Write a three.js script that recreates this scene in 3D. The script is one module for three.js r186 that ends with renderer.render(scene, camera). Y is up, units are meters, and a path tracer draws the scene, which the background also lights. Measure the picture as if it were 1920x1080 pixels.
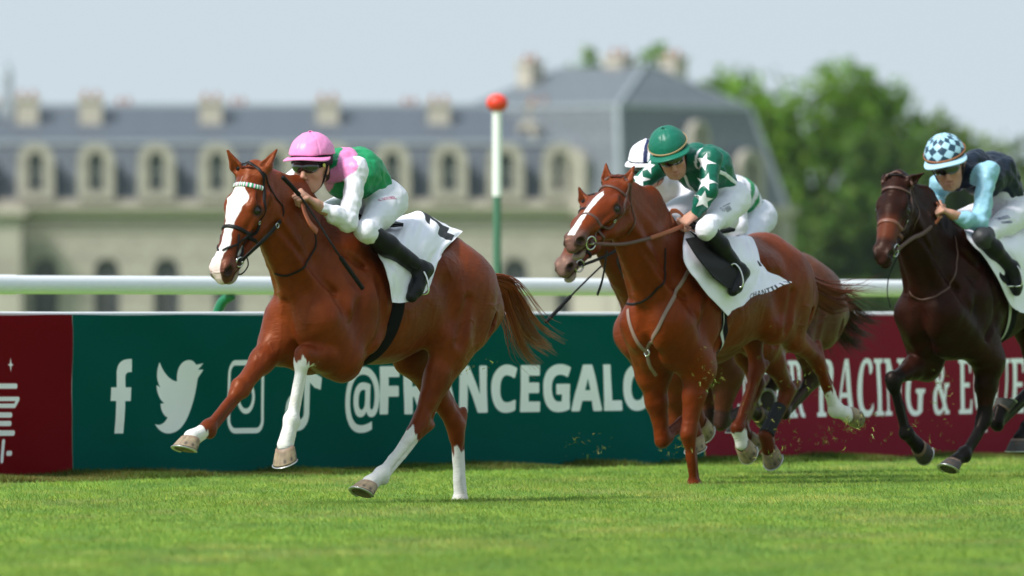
import * as THREE from 'three';
import { mergeGeometries } from 'three/addons/utils/BufferGeometryUtils.js';

// ---------------------------------------------------------------- camera, sky, sun, exposure
const EYE = 1.03, LENS = 20400, HZ = 590;            // eye height (m), focal length in photo pixels, horizon row
const scene = new THREE.Scene();
const camera = new THREE.PerspectiveCamera(2 * Math.atan(540 / LENS) * 180 / Math.PI, 16 / 9, 1, 6000);
camera.position.set(0, EYE, 0);
camera.rotation.x = Math.atan((HZ - 540) / LENS);
camera.focus = 62.6;
camera.userData.fStop = 4.0;
camera.updateMatrixWorld(true);

const SUN = new THREE.Vector3(-0.56, 0.76, 0.42).normalize();
{
  const w = 256, h = 128, data = new Float32Array(w * h * 4);
  for (let j = 0; j < h; j++) for (let i = 0; i < w; i++) {
    const lat = ((j + 0.5) / h - 0.5) * Math.PI, lon = ((i + 0.5) / w - 0.5) * 2 * Math.PI;
    const d = new THREE.Vector3(Math.cos(lat) * Math.cos(lon), Math.sin(lat), Math.cos(lat) * Math.sin(lon));
    const c = Math.max(-1, Math.min(1, d.dot(SUN))), up = Math.max(0, d.y);
    const glow = 0.72 + 0.30 * Math.pow(0.5 + 0.5 * c, 2.2) + 0.55 * Math.pow(Math.max(0, c), 14);
    const k = 1.03 * glow * (1 - 0.12 * Math.pow(up, 0.7));
    const o = (j * w + i) * 4;
    data[o] = (0.625 - 0.10 * up) * k; data[o + 1] = (0.725 - 0.07 * up) * k; data[o + 2] = (0.795 - 0.02 * up) * k; data[o + 3] = 1;
  }
  const sky = new THREE.DataTexture(data, w, h, THREE.RGBAFormat, THREE.FloatType);
  sky.mapping = THREE.EquirectangularReflectionMapping; sky.magFilter = THREE.LinearFilter; sky.needsUpdate = true;
  scene.background = sky; scene.environment = sky;
}
const sun = new THREE.DirectionalLight(new THREE.Color(1, 0.975, 0.94), 3.9);
sun.target.position.set(0, 0, -63); sun.position.copy(SUN).multiplyScalar(60).add(sun.target.position);
sun.castShadow = true; sun.shadow.radius = 26; sun.shadow.mapSize.set(2048, 2048);
Object.assign(sun.shadow.camera, { left: -16, right: 16, top: 16, bottom: -16, near: 1, far: 160 });
scene.add(sun, sun.target);
scene.fog = new THREE.FogExp2(new THREE.Color(0.72, 0.79, 0.84), 0.00003);
const renderer = new THREE.WebGLRenderer({ antialias: true });
renderer.toneMapping = THREE.LinearToneMapping;
renderer.toneMappingExposure = 1.3;
renderer.shadowMap.enabled = true;

// ---------------------------------------------------------------- helpers
const V = (x, y, z) => new THREE.Vector3(x, y, z);
const lerp = (a, b, t) => a + (b - a) * t, clamp = (x, a = 0, b = 1) => Math.max(a, Math.min(b, x));
const smooth = (a, b, x) => { const t = clamp((x - a) / (b - a)); return t * t * (3 - 2 * t); };
let seed = 1;
const rnd = () => { seed = (seed + 0x6D2B79F5) | 0; let t = Math.imul(seed ^ (seed >>> 15), 1 | seed); t = (t + Math.imul(t ^ (t >>> 7), 61 | t)) ^ t; return ((t ^ (t >>> 14)) >>> 0) / 4294967296; };
const rr = (a, b) => a + (b - a) * rnd();
const hash3 = (x, y, z) => { let h = Math.imul(x, 374761393) + Math.imul(y, 668265263) + Math.imul(z, 1274126177); h = Math.imul(h ^ (h >>> 13), 1274126177); return ((h ^ (h >>> 16)) >>> 0) / 4294967296; };
function noise(x, y, z) {
  const i = Math.floor(x), j = Math.floor(y), k = Math.floor(z); let u = x - i, v = y - j, w = z - k;
  u = u * u * (3 - 2 * u); v = v * v * (3 - 2 * v); w = w * w * (3 - 2 * w);
  const L = (a, b, t) => a + (b - a) * t;
  return 2 * L(L(L(hash3(i, j, k), hash3(i + 1, j, k), u), L(hash3(i, j + 1, k), hash3(i + 1, j + 1, k), u), v),
    L(L(hash3(i, j, k + 1), hash3(i + 1, j, k + 1), u), L(hash3(i, j + 1, k + 1), hash3(i + 1, j + 1, k + 1), u), v), w) - 1;
}
const fbm = (x, y, z) => noise(x, y, z) * 0.55 + noise(x * 2.1 + 7, y * 2.1, z * 2.1) * 0.3 + noise(x * 4.3, y * 4.3 + 3, z * 4.3) * 0.15;
const used = {};
function numbered(name) { const n = used[name] = (used[name] ?? -1) + 1; return n ? `${name}_${String(n).padStart(3, '0')}` : name; }
function thing(name, label, category, group, kind) {
  const o = new THREE.Group(); o.name = numbered(name); scene.add(o);
  if (kind) o.userData.kind = kind;
  if (label) o.userData.label = label;
  if (category) o.userData.category = category;
  if (group) o.userData.group = group;
  return o;
}
function part(name, geo, material, parent, label) {
  const m = new THREE.Mesh(Array.isArray(geo) ? merge(geo) : geo, material); m.name = name; m.castShadow = m.receiveShadow = true;
  if (label) m.userData.label = label;
  (parent ?? scene).add(m); return m;
}
function merge(list) {
  const all = list.map((g) => { const c = g.index ? g.toNonIndexed() : g; for (const k of Object.keys(c.attributes)) if (!['position', 'normal', 'uv', 'color'].includes(k)) c.deleteAttribute(k); return c; });
  const keys = ['position', 'normal', 'uv', 'color'].filter((k) => all.every((g) => g.attributes[k]));
  for (const g of all) for (const k of Object.keys(g.attributes)) if (!keys.includes(k)) g.deleteAttribute(k);
  return mergeGeometries(all);
}
const box = (x0, x1, y0, y1, z0, z1) => new THREE.BoxGeometry(x1 - x0, y1 - y0, z1 - z0).translate((x0 + x1) / 2, (y0 + y1) / 2, (z0 + z1) / 2);
const mat = (r, g, b, roughness = 0.7, extra = {}) => new THREE.MeshPhysicalMaterial({ color: new THREE.Color().setRGB(r, g, b), roughness, side: THREE.DoubleSide, ...extra });
const vmat = (roughness = 0.7, extra = {}) => new THREE.MeshPhysicalMaterial({ vertexColors: true, roughness, side: THREE.DoubleSide, ...extra });
// a point of the world seen at a photo pixel, at a given distance along the view
const ray = (px, py) => V((px - 960) / LENS, (540 - py) / LENS, -1).applyEuler(camera.rotation);
const at = (px, py, depth) => { const d = ray(px, py); return V(0, EYE, 0).addScaledVector(d, depth / -d.z); };

// tube with varying radius through points; flat < 1 squashes it along the given normals (a strap)
function tube(pts, radius, { seg = 0, sides = 6, normals = null, flat = 1, closed = false, cap = true, color = null } = {}) {
  const curve = new THREE.CatmullRomCurve3(pts, closed, 'centripetal'), n = seg || Math.max(4, pts.length * 4);
  const pos = [], nor = [], col = [], idx = [], uv = []; let prev = null;
  for (let i = 0; i <= n; i++) {
    const t = i / n, p = curve.getPoint(t), d = curve.getTangent(t);
    let u;
    if (normals) { const f = t * (closed ? pts.length : pts.length - 1), k = Math.min(Math.floor(f), pts.length - 1), k2 = closed ? (k + 1) % pts.length : Math.min(k + 1, pts.length - 1); u = normals[k % pts.length].clone().lerp(normals[k2], f - Math.floor(f)); }
    else u = prev ? prev.clone() : (Math.abs(d.y) < 0.9 ? V(0, 1, 0) : V(1, 0, 0));
    u.addScaledVector(d, -u.dot(d)).normalize(); prev = u;
    const v = d.clone().cross(u), r = typeof radius === 'function' ? radius(t) : radius;
    for (let j = 0; j <= sides; j++) {
      const a = j / sides * 2 * Math.PI, c = Math.cos(a), s = Math.sin(a);
      pos.push(...p.clone().addScaledVector(u, c * r * flat).addScaledVector(v, s * r).toArray());
      nor.push(...u.clone().multiplyScalar(c / flat).addScaledVector(v, s).normalize().toArray()); uv.push(t, j / sides);
      if (color) col.push(...color(t));
      if (i < n && j < sides) { const o = i * (sides + 1) + j; idx.push(o, o + 1, o + sides + 1, o + 1, o + sides + 2, o + sides + 1); }
    }
  }
  if (cap && !closed) for (const e of [0, n]) {
    const o = pos.length / 3, p = curve.getPoint(e / n), d = curve.getTangent(e / n).multiplyScalar(e ? 1 : -1);
    pos.push(...p.toArray()); nor.push(...d.toArray()); uv.push(0, 0); if (color) col.push(...color(e / n));
    for (let j = 0; j < sides; j++) { const a = e * (sides + 1) + j; e ? idx.push(a, a + 1, o) : idx.push(a + 1, a, o); }
  }
  const g = new THREE.BufferGeometry();
  g.setAttribute('position', new THREE.Float32BufferAttribute(pos, 3)); g.setAttribute('normal', new THREE.Float32BufferAttribute(nor, 3)); g.setAttribute('uv', new THREE.Float32BufferAttribute(uv, 2));
  if (color) g.setAttribute('color', new THREE.Float32BufferAttribute(col, 3));
  g.setIndex(idx); return g;
}
// a sheet through a grid of control points (rows of Vector3), thick by t
function sheet(rows, nu, nv, t = 0.004, wave = null) {
  const curves = rows.map((r) => new THREE.CatmullRomCurve3(r, false, 'centripetal'));
  const P = [];
  for (let i = 0; i <= nu; i++) { const c = new THREE.CatmullRomCurve3(curves.map((q) => q.getPoint(i / nu)), false, 'centripetal'); P.push([]); for (let j = 0; j <= nv; j++) { const p = c.getPoint(j / nv); P[i].push(p); } }
  const N = (i, j) => { const a = P[Math.min(i + 1, nu)][j].clone().sub(P[Math.max(i - 1, 0)][j]), b = P[i][Math.min(j + 1, nv)].clone().sub(P[i][Math.max(j - 1, 0)]); return a.cross(b).normalize(); };
  const ns = P.map((r, i) => r.map((_, j) => N(i, j)));
  if (wave) P.forEach((r, i) => r.forEach((p, j) => p.addScaledVector(ns[i][j], wave(i / nu, j / nv))));
  const n2 = wave ? P.map((r, i) => r.map((_, j) => N(i, j))) : ns;
  const pos = [], nor = [], uv = [], idx = [], w = nv + 1;
  for (const s of [1, -1]) for (let i = 0; i <= nu; i++) for (let j = 0; j <= nv; j++) { pos.push(...P[i][j].clone().addScaledVector(n2[i][j], s * t / 2).toArray()); nor.push(...n2[i][j].clone().multiplyScalar(s).toArray()); uv.push(i / nu, 1 - j / nv); }
  const M = (nu + 1) * w;
  for (let i = 0; i < nu; i++) for (let j = 0; j < nv; j++) { const a = i * w + j, b = a + 1, c = a + w, d = c + 1; idx.push(a, c, b, b, c, d, M + a, M + b, M + c, M + b, M + d, M + c); }
  const edge = (a, b) => idx.push(a, b, M + a, b, M + b, M + a);
  for (let i = 0; i < nu; i++) { edge(i * w, i * w + w); edge(i * w + nv + w, i * w + nv); }
  for (let j = 0; j < nv; j++) { edge(j + 1, j); edge(nu * w + j, nu * w + j + 1); }
  const g = new THREE.BufferGeometry();
  g.setAttribute('position', new THREE.Float32BufferAttribute(pos, 3)); g.setAttribute('normal', new THREE.Float32BufferAttribute(nor, 3)); g.setAttribute('uv', new THREE.Float32BufferAttribute(uv, 2));
  g.setIndex(idx); return g;
}

// ---------------------------------------------------------------- distance fields, for bodies and clothes
const smin = (a, b, k) => { const h = Math.max(k - Math.abs(a - b), 0) / k; return Math.min(a, b) - h * h * k * 0.25; };
// tapered capsule; sz narrows its cross-section along z
function cap(a, b, ra, rb = ra, k = 0.03, sz = 1, extra = {}) {
  const ax = a.x, ay = a.y, az = a.z / sz, bx = b.x - a.x, by = b.y - a.y, bz = (b.z - a.z) / sz, q = 1 / Math.max(1e-9, bx * bx + by * by + bz * bz), m = Math.min(1, sz), iz = 1 / sz;
  const R = Math.max(ra, rb) * Math.max(1, sz);
  return { c: [(a.x + b.x) / 2, (a.y + b.y) / 2, (a.z + b.z) / 2], r: a.distanceTo(b) / 2 + R, k, ...extra,
    f(x, y, z) { const px = x - ax, py = y - ay, pz = z * iz - az; let t = (px * bx + py * by + pz * bz) * q; t = t < 0 ? 0 : t > 1 ? 1 : t; const dx = px - t * bx, dy = py - t * by, dz = pz - t * bz; return (Math.sqrt(dx * dx + dy * dy + dz * dz) - ra - (rb - ra) * t) * m; } };
}
// ellipsoid with half axes along the vectors X, Y, Z (default the axes)
function ell(c, rx, ry, rz, k = 0.03, X = V(1, 0, 0), Y = V(0, 1, 0), Z = V(0, 0, 1), extra = {}) {
  const i1 = 1 / rx, i2 = 1 / ry, i3 = 1 / rz;
  return { c: [c.x, c.y, c.z], r: Math.max(rx, ry, rz), k, ...extra,
    f(x, y, z) {
      x -= c.x; y -= c.y; z -= c.z;
      const u = (x * X.x + y * X.y + z * X.z) * i1, v = (x * Y.x + y * Y.y + z * Y.z) * i2, w = (x * Z.x + y * Z.y + z * Z.z) * i3;
      const k0 = Math.sqrt(u * u + v * v + w * w), k1 = Math.sqrt(u * u * i1 * i1 + v * v * i2 * i2 + w * w * i3 * i3);
      return k1 < 1e-6 ? -Math.min(rx, ry, rz) : k0 * (k0 - 1) / k1;
    } };
}
const cut = (p, k = 0.01) => ({ ...p, k, sub: true });
function evaluate(prims, x, y, z) {
  let d = 1e3;
  for (let i = 0; i < prims.length; i++) {
    const p = prims[i], dx = x - p.c[0], dy = y - p.c[1], dz = z - p.c[2];
    if (p.sub) { const e = -p.f(x, y, z); if (e > d - p.k) d = -smin(-d, -e, p.k); continue; }
    if (Math.sqrt(dx * dx + dy * dy + dz * dz) - p.r > Math.min(d + p.k, 0.35)) continue;
    d = smin(d, p.f(x, y, z), p.k);
  }
  return d;
}
// surface nets over the blocks of the grid that the surface passes; keep(x, y, z) limits it
function skin(prims, cell, { color = null, disp = null, keep = null, inflate = 0, lo = null, hi = null } = {}) {
  const mn = [1e9, 1e9, 1e9], mx = [-1e9, -1e9, -1e9];
  for (const p of prims) if (!p.sub) for (let i = 0; i < 3; i++) { mn[i] = Math.min(mn[i], p.c[i] - p.r); mx[i] = Math.max(mx[i], p.c[i] + p.r); }
  if (lo) for (let i = 0; i < 3; i++) { mn[i] = Math.max(mn[i], lo[i]); mx[i] = Math.min(mx[i], hi[i]); }
  const B = 8, n = [0, 1, 2].map((i) => (Math.ceil((mx[i] - mn[i] + 0.06) / cell / B) + 1) * B), o = mn.map((v) => v - 0.03 - cell);
  const nx = n[0] + 1, ny = n[1] + 1, nz = n[2] + 1, F = new Float32Array(nx * ny * nz).fill(9), I = new Int32Array(nx * ny * nz).fill(-1);
  const half = cell * B * 0.8661, active = [];
  for (let bz = 0; bz < n[2]; bz += B) for (let by = 0; by < n[1]; by += B) for (let bx = 0; bx < n[0]; bx += B) {
    const cx = o[0] + (bx + B / 2) * cell, cy = o[1] + (by + B / 2) * cell, cz = o[2] + (bz + B / 2) * cell;
    if (keep && !keep(cx, cy, cz, half)) continue;
    const near = prims.filter((p) => Math.hypot(cx - p.c[0], cy - p.c[1], cz - p.c[2]) - p.r < half + p.k + 0.05 + inflate);
    if (!near.some((p) => !p.sub)) continue;
    const d = evaluate(near, cx, cy, cz) - inflate;
    const out = d > half * 1.5 + 0.03, inn = d < -half * 1.9 - 0.03;
    if (out) continue;
    if (!inn) active.push(bx, by, bz);
    for (let k = 0; k <= B; k++) for (let j = 0; j <= B; j++) for (let i = 0; i <= B; i++) {
      const q = ((bz + k) * ny + by + j) * nx + bx + i; if (F[q] !== 9) continue;
      if (inn) { F[q] = -8; continue; }
      const x = o[0] + (bx + i) * cell, y = o[1] + (by + j) * cell, z = o[2] + (bz + k) * cell;
      const v = evaluate(near, x, y, z) - inflate; F[q] = disp && v < 0.03 && v > -0.03 ? v + disp(x, y, z) : v;
    }
  }
  const pos = [], idx = [], C = [0, 1, nx, nx + 1, nx * ny, nx * ny + 1, nx * ny + nx, nx * ny + nx + 1];
  const E = [[0, 1], [2, 3], [4, 5], [6, 7], [0, 2], [1, 3], [4, 6], [5, 7], [0, 4], [1, 5], [2, 6], [3, 7]];
  for (let b = 0; b < active.length; b += 3) for (let k = 0; k < B; k++) for (let j = 0; j < B; j++) for (let i = 0; i < B; i++) {
    const x = active[b] + i, y = active[b + 1] + j, z = active[b + 2] + k, q = (z * ny + y) * nx + x;
    let m = 0; for (let c = 0; c < 8; c++) if (F[q + C[c]] < 0) m |= 1 << c;
    if (m === 0 || m === 255) continue;
    let sx = 0, sy = 0, sz = 0, s = 0;
    for (const [a, c] of E) { const va = F[q + C[a]], vb = F[q + C[c]]; if ((va < 0) === (vb < 0)) continue; const t = va / (va - vb); sx += lerp(a & 1, c & 1, t); sy += lerp((a >> 1) & 1, (c >> 1) & 1, t); sz += lerp(a >> 2, c >> 2, t); s++; }
    I[q] = pos.length / 3; pos.push(o[0] + (x + sx / s) * cell, o[1] + (y + sy / s) * cell, o[2] + (z + sz / s) * cell);
  }
  for (let b = 0; b < active.length; b += 3) for (let k = 0; k < B; k++) for (let j = 0; j < B; j++) for (let i = 0; i < B; i++) {
    const x = active[b] + i, y = active[b + 1] + j, z = active[b + 2] + k, q = (z * ny + y) * nx + x;
    if (I[q] < 0) continue; const s = F[q] < 0;
    for (const [e, u, v, ok] of [[1, nx, nx * ny, y && z], [nx, nx * ny, 1, z && x], [nx * ny, 1, nx, x && y]]) {
      if (!ok || (F[q + e] < 0) === s) continue;
      const a = I[q], c = I[q - u], d = I[q - u - v], f = I[q - v]; if (c < 0 || d < 0 || f < 0) continue;
      s ? idx.push(a, c, d, a, d, f) : idx.push(a, d, c, a, f, d);
    }
  }
  const g = new THREE.BufferGeometry();
  g.setAttribute('position', new THREE.Float32BufferAttribute(pos, 3)); g.setIndex(idx); g.computeVertexNormals();
  if (color) { const N = g.attributes.normal, col = new Float32Array(pos.length); for (let i = 0; i < pos.length; i += 3) { const c = color(pos[i], pos[i + 1], pos[i + 2], N.array[i], N.array[i + 1], N.array[i + 2]); col[i] = c[0]; col[i + 1] = c[1]; col[i + 2] = c[2]; } g.setAttribute('color', new THREE.Float32BufferAttribute(col, 3)); }
  return g;
}
// a runner's own axes: x ahead, y up, z to its right; origin on the ground below the withers
function frame(px, depth, degrees) {
  const a = Math.PI + degrees * Math.PI / 180, origin = V((px - 960) * depth / LENS, 0, -depth);
  const X = V(Math.cos(a), 0, -Math.sin(a)), Z = V(Math.sin(a), 0, Math.cos(a));
  const local = (p) => { const d = p.clone().sub(origin); return V(d.dot(X), d.y, d.dot(Z)); };
  const dirLocal = (d) => V(d.dot(X), d.y, d.dot(Z));
  return { origin, turn: a, X, Z, local, dirLocal,
    P([qx, qy, z]) { const d = ray(qx, qy), e = V(0, EYE, 0).sub(origin), t = (z - e.dot(Z)) / d.dot(Z); return local(V(0, EYE, 0).addScaledVector(d, t)); },
    ray(qx, qy) { return { o: local(V(0, EYE, 0)), d: dirLocal(ray(qx, qy)).normalize() }; },
    place(g) { g.position.copy(origin); g.rotation.y = a; return g; } };
}
function gradient(field, p, e = 0.002) { return V(field(p.x + e, p.y, p.z) - field(p.x - e, p.y, p.z), field(p.x, p.y + e, p.z) - field(p.x, p.y - e, p.z), field(p.x, p.y, p.z + e) - field(p.x, p.y, p.z - e)).normalize(); }
function hit(field, o, d, t0, t1) { let t = t0; for (let i = 0; i < 260 && t < t1; i++) { const s = field(o.x + d.x * t, o.y + d.y * t, o.z + d.z * t); if (s < 0.0004) return o.clone().addScaledVector(d, t); t += Math.max(0.0006, Math.min(s * 0.7, 0.2)); } return null; }
// ---------------------------------------------------------------- ground
const TURF = -0.045;
const canvas = (w, h, draw) => { const c = document.createElement('canvas'); c.width = w; c.height = h; draw(c.getContext('2d'), w, h); const t = new THREE.CanvasTexture(c); t.colorSpace = THREE.SRGBColorSpace; t.anisotropy = 8; return t; };
function dataTexture(n, f) { const d = new Uint8Array(n * n * 4); for (let j = 0; j < n; j++) for (let i = 0; i < n; i++) { const c = f(i / n, j / n), o = (j * n + i) * 4; d[o] = c[0]; d[o + 1] = c[1]; d[o + 2] = c[2]; d[o + 3] = 255; } const t = new THREE.DataTexture(d, n, n); t.colorSpace = THREE.SRGBColorSpace; t.wrapS = t.wrapT = THREE.RepeatWrapping; t.magFilter = THREE.LinearFilter; t.needsUpdate = true; return t; }
{
  const tex = dataTexture(256, (u, v) => { const a = Math.sin(u * 2 * Math.PI), b = Math.cos(u * 2 * Math.PI), c = Math.sin(v * 2 * Math.PI), d = Math.cos(v * 2 * Math.PI); const n = fbm(a * 3 + c * 2, b * 3 + d * 2.4, c * 3 - a) * 0.5 + (rnd() - 0.5) * 0.5; return [104 + 20 * n, 138 + 18 * n, 52 + 12 * n]; });
  tex.repeat.set(2200, 2200);
  const g = new THREE.PlaneGeometry(4400, 4400, 4, 4).rotateX(-Math.PI / 2);
  const m = part('ground', g, new THREE.MeshPhysicalMaterial({ map: tex, roughness: 1 })); m.position.set(0, TURF, -1500); m.userData.kind = 'structure';
}
// the line of the hoardings, and the one of the running rail behind it
const bannerDepth = (px) => LENS * EYE / (306 - 0.0245 * px);
const bannerAt = (px, h = 0) => { const d = bannerDepth(px); return V((px - 960) * d / LENS, h, -d); };
const B0 = bannerAt(0), BU = bannerAt(1920).sub(B0).normalize(), BN = V(-BU.z, 0, BU.x); // BN towards the track
const along = (px) => bannerAt(px).sub(B0).dot(BU);
const railAt = (px) => { const d = LENS * 0.2 / (56.5 - 0.0042 * px); return V((px - 960) * d / LENS, 1.23, -d); };

// ---------------------------------------------------------------- grass
function tuft(n, h, spread, w, lean) {
  const pos = [], nor = [], col = [], idx = [];
  for (let k = 0; k < n; k++) {
    const a = rr(0, 6.28), r = spread * Math.sqrt(rnd()), x = r * Math.cos(a), z = r * Math.sin(a), hh = h * rr(0.55, 1.1), la = rr(0, 6.28), l = hh * rr(0.15, lean), dx = Math.cos(la), dz = Math.sin(la), t = rr(0.8, 1.2), y = rr(0.85, 1.35);
    const o = pos.length / 3;
    for (const [f, ww, b] of [[0, 1, 0], [0.55, 0.8, 0.35], [1, 0.08, 1]]) for (const s of [-1, 1]) { pos.push(x + dx * l * b - dz * s * w * ww, hh * f * (1 - 0.2 * b), z + dz * l * b + dx * s * w * ww); nor.push(dx * 0.55, 0.8, dz * 0.55); col.push(y * t, t, t * 0.9); }
    idx.push(o, o + 1, o + 2, o + 1, o + 3, o + 2, o + 2, o + 3, o + 4, o + 3, o + 5, o + 4);
  }
  const g = new THREE.BufferGeometry(); g.setAttribute('position', new THREE.Float32BufferAttribute(pos, 3)); g.setAttribute('normal', new THREE.Float32BufferAttribute(nor, 3)); g.setAttribute('color', new THREE.Float32BufferAttribute(col, 3)); g.setIndex(idx); return g;
}
const leafMaterial = (extra = {}) => vmat(0.7, { transmission: 0.4, thickness: 0, specularIntensity: 0.15, ...extra });
function scatter(name, geo, material, count, place) {
  const m = new THREE.InstancedMesh(geo, material, count), q = new THREE.Object3D(), c = new THREE.Color();
  for (let i = 0; i < count; i++) { place(q, c, i); q.updateMatrix(); m.setMatrixAt(i, q.matrix); m.setColorAt(i, c); }
  m.name = name; m.userData.kind = 'stuff'; m.castShadow = m.receiveShadow = true; scene.add(m); return m;
}
seed = 11;
const inFront = (p) => p.clone().sub(B0).dot(BN);
{
  const m = leafMaterial();
  const spot = (q) => { for (;;) { const d = 1 / lerp(1 / 37, 1 / 80, rnd()), x = (rnd() - 0.5) * (0.094 * d * 1.12 + 1.4); q.position.set(x, TURF, -d); if (inFront(q.position) > 0.02) return; } };
  const place = (q, c) => {
    spot(q); q.rotation.set(0, rr(0, 6.28), 0); const x = q.position.x, z = q.position.z;
    const n = fbm(x * 0.9 + 5, z * 0.35, 2.5), n2 = noise(x * 4, z * 1.6, 9), dry = smooth(0.15, 0.75, noise(x * 2.2, z * 0.8, 31) + 0.25 * rr(-1, 1));
    q.scale.setScalar(rr(0.8, 1.15) * (1 + 0.22 * n + 0.12 * n2)); q.scale.y *= rr(0.8, 1.2);
    c.setRGB(0.39 * (1 + 0.22 * n2 + 0.3 * dry), 0.56 * (1 + 0.09 * n + 0.14 * n2 + 0.06 * dry), 0.12 * (1 + 0.4 * dry));
  };
  const a = scatter('grass', tuft(9, 0.05, 0.045, 0.0036, 0.9), m, 240000, place);
  a.userData.label = 'short mown bright green turf of the racecourse track';
  const edge = (q, c) => {
    const s = rr(-1.2, along(2050)), n = noise(s * 1.3, 3, 1) , off = rr(0.01, 0.62) * (1 + 0.35 * n);
    q.position.copy(B0).addScaledVector(BU, s).addScaledVector(BN, off); q.position.y = TURF; q.rotation.set(0, rr(0, 6.28), 0);
    const h = (0.75 + 0.45 * noise(s * 2.4, 8, 5)) * (1 - 0.45 * off); q.scale.set(1.2, h * rr(0.7, 1.25), 1.2);
    const dry = smooth(-0.2, 0.8, noise(s * 1.7, off * 3, 20) + rr(-0.5, 0.5)); c.setRGB(lerp(0.10, 0.24, dry), lerp(0.20, 0.27, dry), lerp(0.025, 0.07, dry));
  };
  const b = scatter('long_grass', tuft(8, 0.098, 0.05, 0.0036, 0.8), m, 26000, edge);
  b.userData.label = 'longer unmown olive grass along the foot of the banners';
}

// ---------------------------------------------------------------- hoardings
const bannerCloth = (map) => new THREE.MeshPhysicalMaterial({ map, roughness: 0.85, specularIntensity: 0.06, side: THREE.DoubleSide });
function banner(name, label, px0, px1, draw, ppm = 200) {
  const a = along(px0), b = along(px1), L = b - a, H = 1.03, cw = Math.min(2048, Math.round(L * ppm)), ch = Math.round(cw / L * H * (L > 3 ? 1.6 : 1));
  const t = thing(name, label, 'banner', 'advertising banners along the rail');
  const base = B0.clone().addScaledVector(BU, (a + b) / 2); t.position.copy(base); t.rotation.y = Math.atan2(-BU.z, BU.x);
  const tex = canvas(cw, ch, (c) => { c.scale(cw / L, -ch / (H + 0.05)); c.translate(0, -H); draw(c, L, (px) => along(px) - a, H); });
  const g = new THREE.PlaneGeometry(L - 0.006, H + 0.05, Math.round(L * 26), 22).translate(0, -0.025, 0), p = g.attributes.position;
  for (let i = 0; i < p.count; i++) {
    const x = p.getX(i), y = p.getY(i), s = x + a + L / 2, e = smooth(0, 0.12, H / 2 - y);
    const fold = 0.018 * noise(s * 0.9 + y * 0.9, y * 0.8, 4) + 0.012 * noise(s * 2.2 + y * 2.4, y * 1.1, 7) + 0.003 * noise(s * 5 - y * 3, y * 4, 9);
    p.setZ(i, 0.012 + e * fold * 1.3 + (y > 0.4 ? 0.004 * noise(s * 3, 1, 1) : 0)); p.setY(i, y + H / 2 + (y > H / 2 - 0.02 ? -0.006 * (0.5 + 0.5 * Math.cos(s * 4.1)) : 0));
  }
  g.computeVertexNormals();
  part('printed_sheet', g, bannerCloth(tex), t);
  part('top_tube', tube([V(-L / 2, H + 0.002, -0.035), V(0, H + 0.004, -0.035), V(L / 2, H + 0.002, -0.035)], 0.016, { sides: 10 }), mat(0.8, 0.8, 0.8, 0.4), t);
  for (let x = -L / 2 + 0.1; x < L / 2; x += 2) part('post', tube([V(x, -0.06, -0.06), V(x, H - 0.02, -0.06)], 0.018, { sides: 8 }), mat(0.7, 0.72, 0.72, 0.45), t);
  return t;
}
// height on the hoarding of a photo row at a photo column
const hAt = (px, py) => EYE - (py - HZ) * bannerDepth(px) / LENS;
const PALE = '#fafcfc';
function text(c, str, x0, x1, y0, y1, font, stroke = 0) { // fits a string into a rectangle in metres, y up
  c.save(); c.translate(x0, y0); c.font = font.replace('@', '200'); const m = c.measureText(str), asc = m.actualBoundingBoxAscent, left = m.actualBoundingBoxLeft, w = m.actualBoundingBoxRight + left;
  c.scale((x1 - x0) / w, -(y1 - y0) / asc); c.fillText(str, left, 0); if (stroke) { c.lineWidth = stroke; c.strokeStyle = c.fillStyle; c.lineJoin = 'round'; c.strokeText(str, left, 0); } c.restore();
}
banner('advertising_banner', 'dark red banner with pale line emblem at the left edge', -190, 132, (c, L, X, H) => {
  c.fillStyle = '#700d14'; c.fillRect(0, -0.1, L, H + 0.1); c.fillStyle = c.strokeStyle = '#f6f8fb'; c.lineCap = 'round'; c.lineJoin = 'round';
  const p = (px, py) => [X(px), hAt(px, py)], bar = (pts, w) => { c.lineWidth = w; c.beginPath(); pts.forEach((q, i) => c[i ? 'lineTo' : 'moveTo'](...p(...q))); c.stroke(); };
  const W = 0.036;
  bar([[-60, 724], [23, 724]], W); bar([[-60, 748], [27, 748], [20, 761], [-60, 761]], 0.03); bar([[-60, 778], [13, 778]], W); bar([[-60, 794], [12, 794]], W); bar([[-60, 812], [19, 812]], W);
  bar([[3, 828], [2.4, 864]], W); bar([[12, 850], [17, 850]], W); bar([[-60, 850], [-20, 850]], W);
  for (const x of [14, -34]) { const [cx, cy] = p(x, 684); c.beginPath(); for (let k = 0; k < 8; k++) { const r = k % 2 ? 0.014 : k % 4 ? 0.045 : 0.05, a = k * Math.PI / 4; c.lineTo(cx + r * Math.sin(a) * (k % 4 === 2 ? 0.8 : 1), cy + r * Math.cos(a)); } c.fill(); }
});
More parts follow.
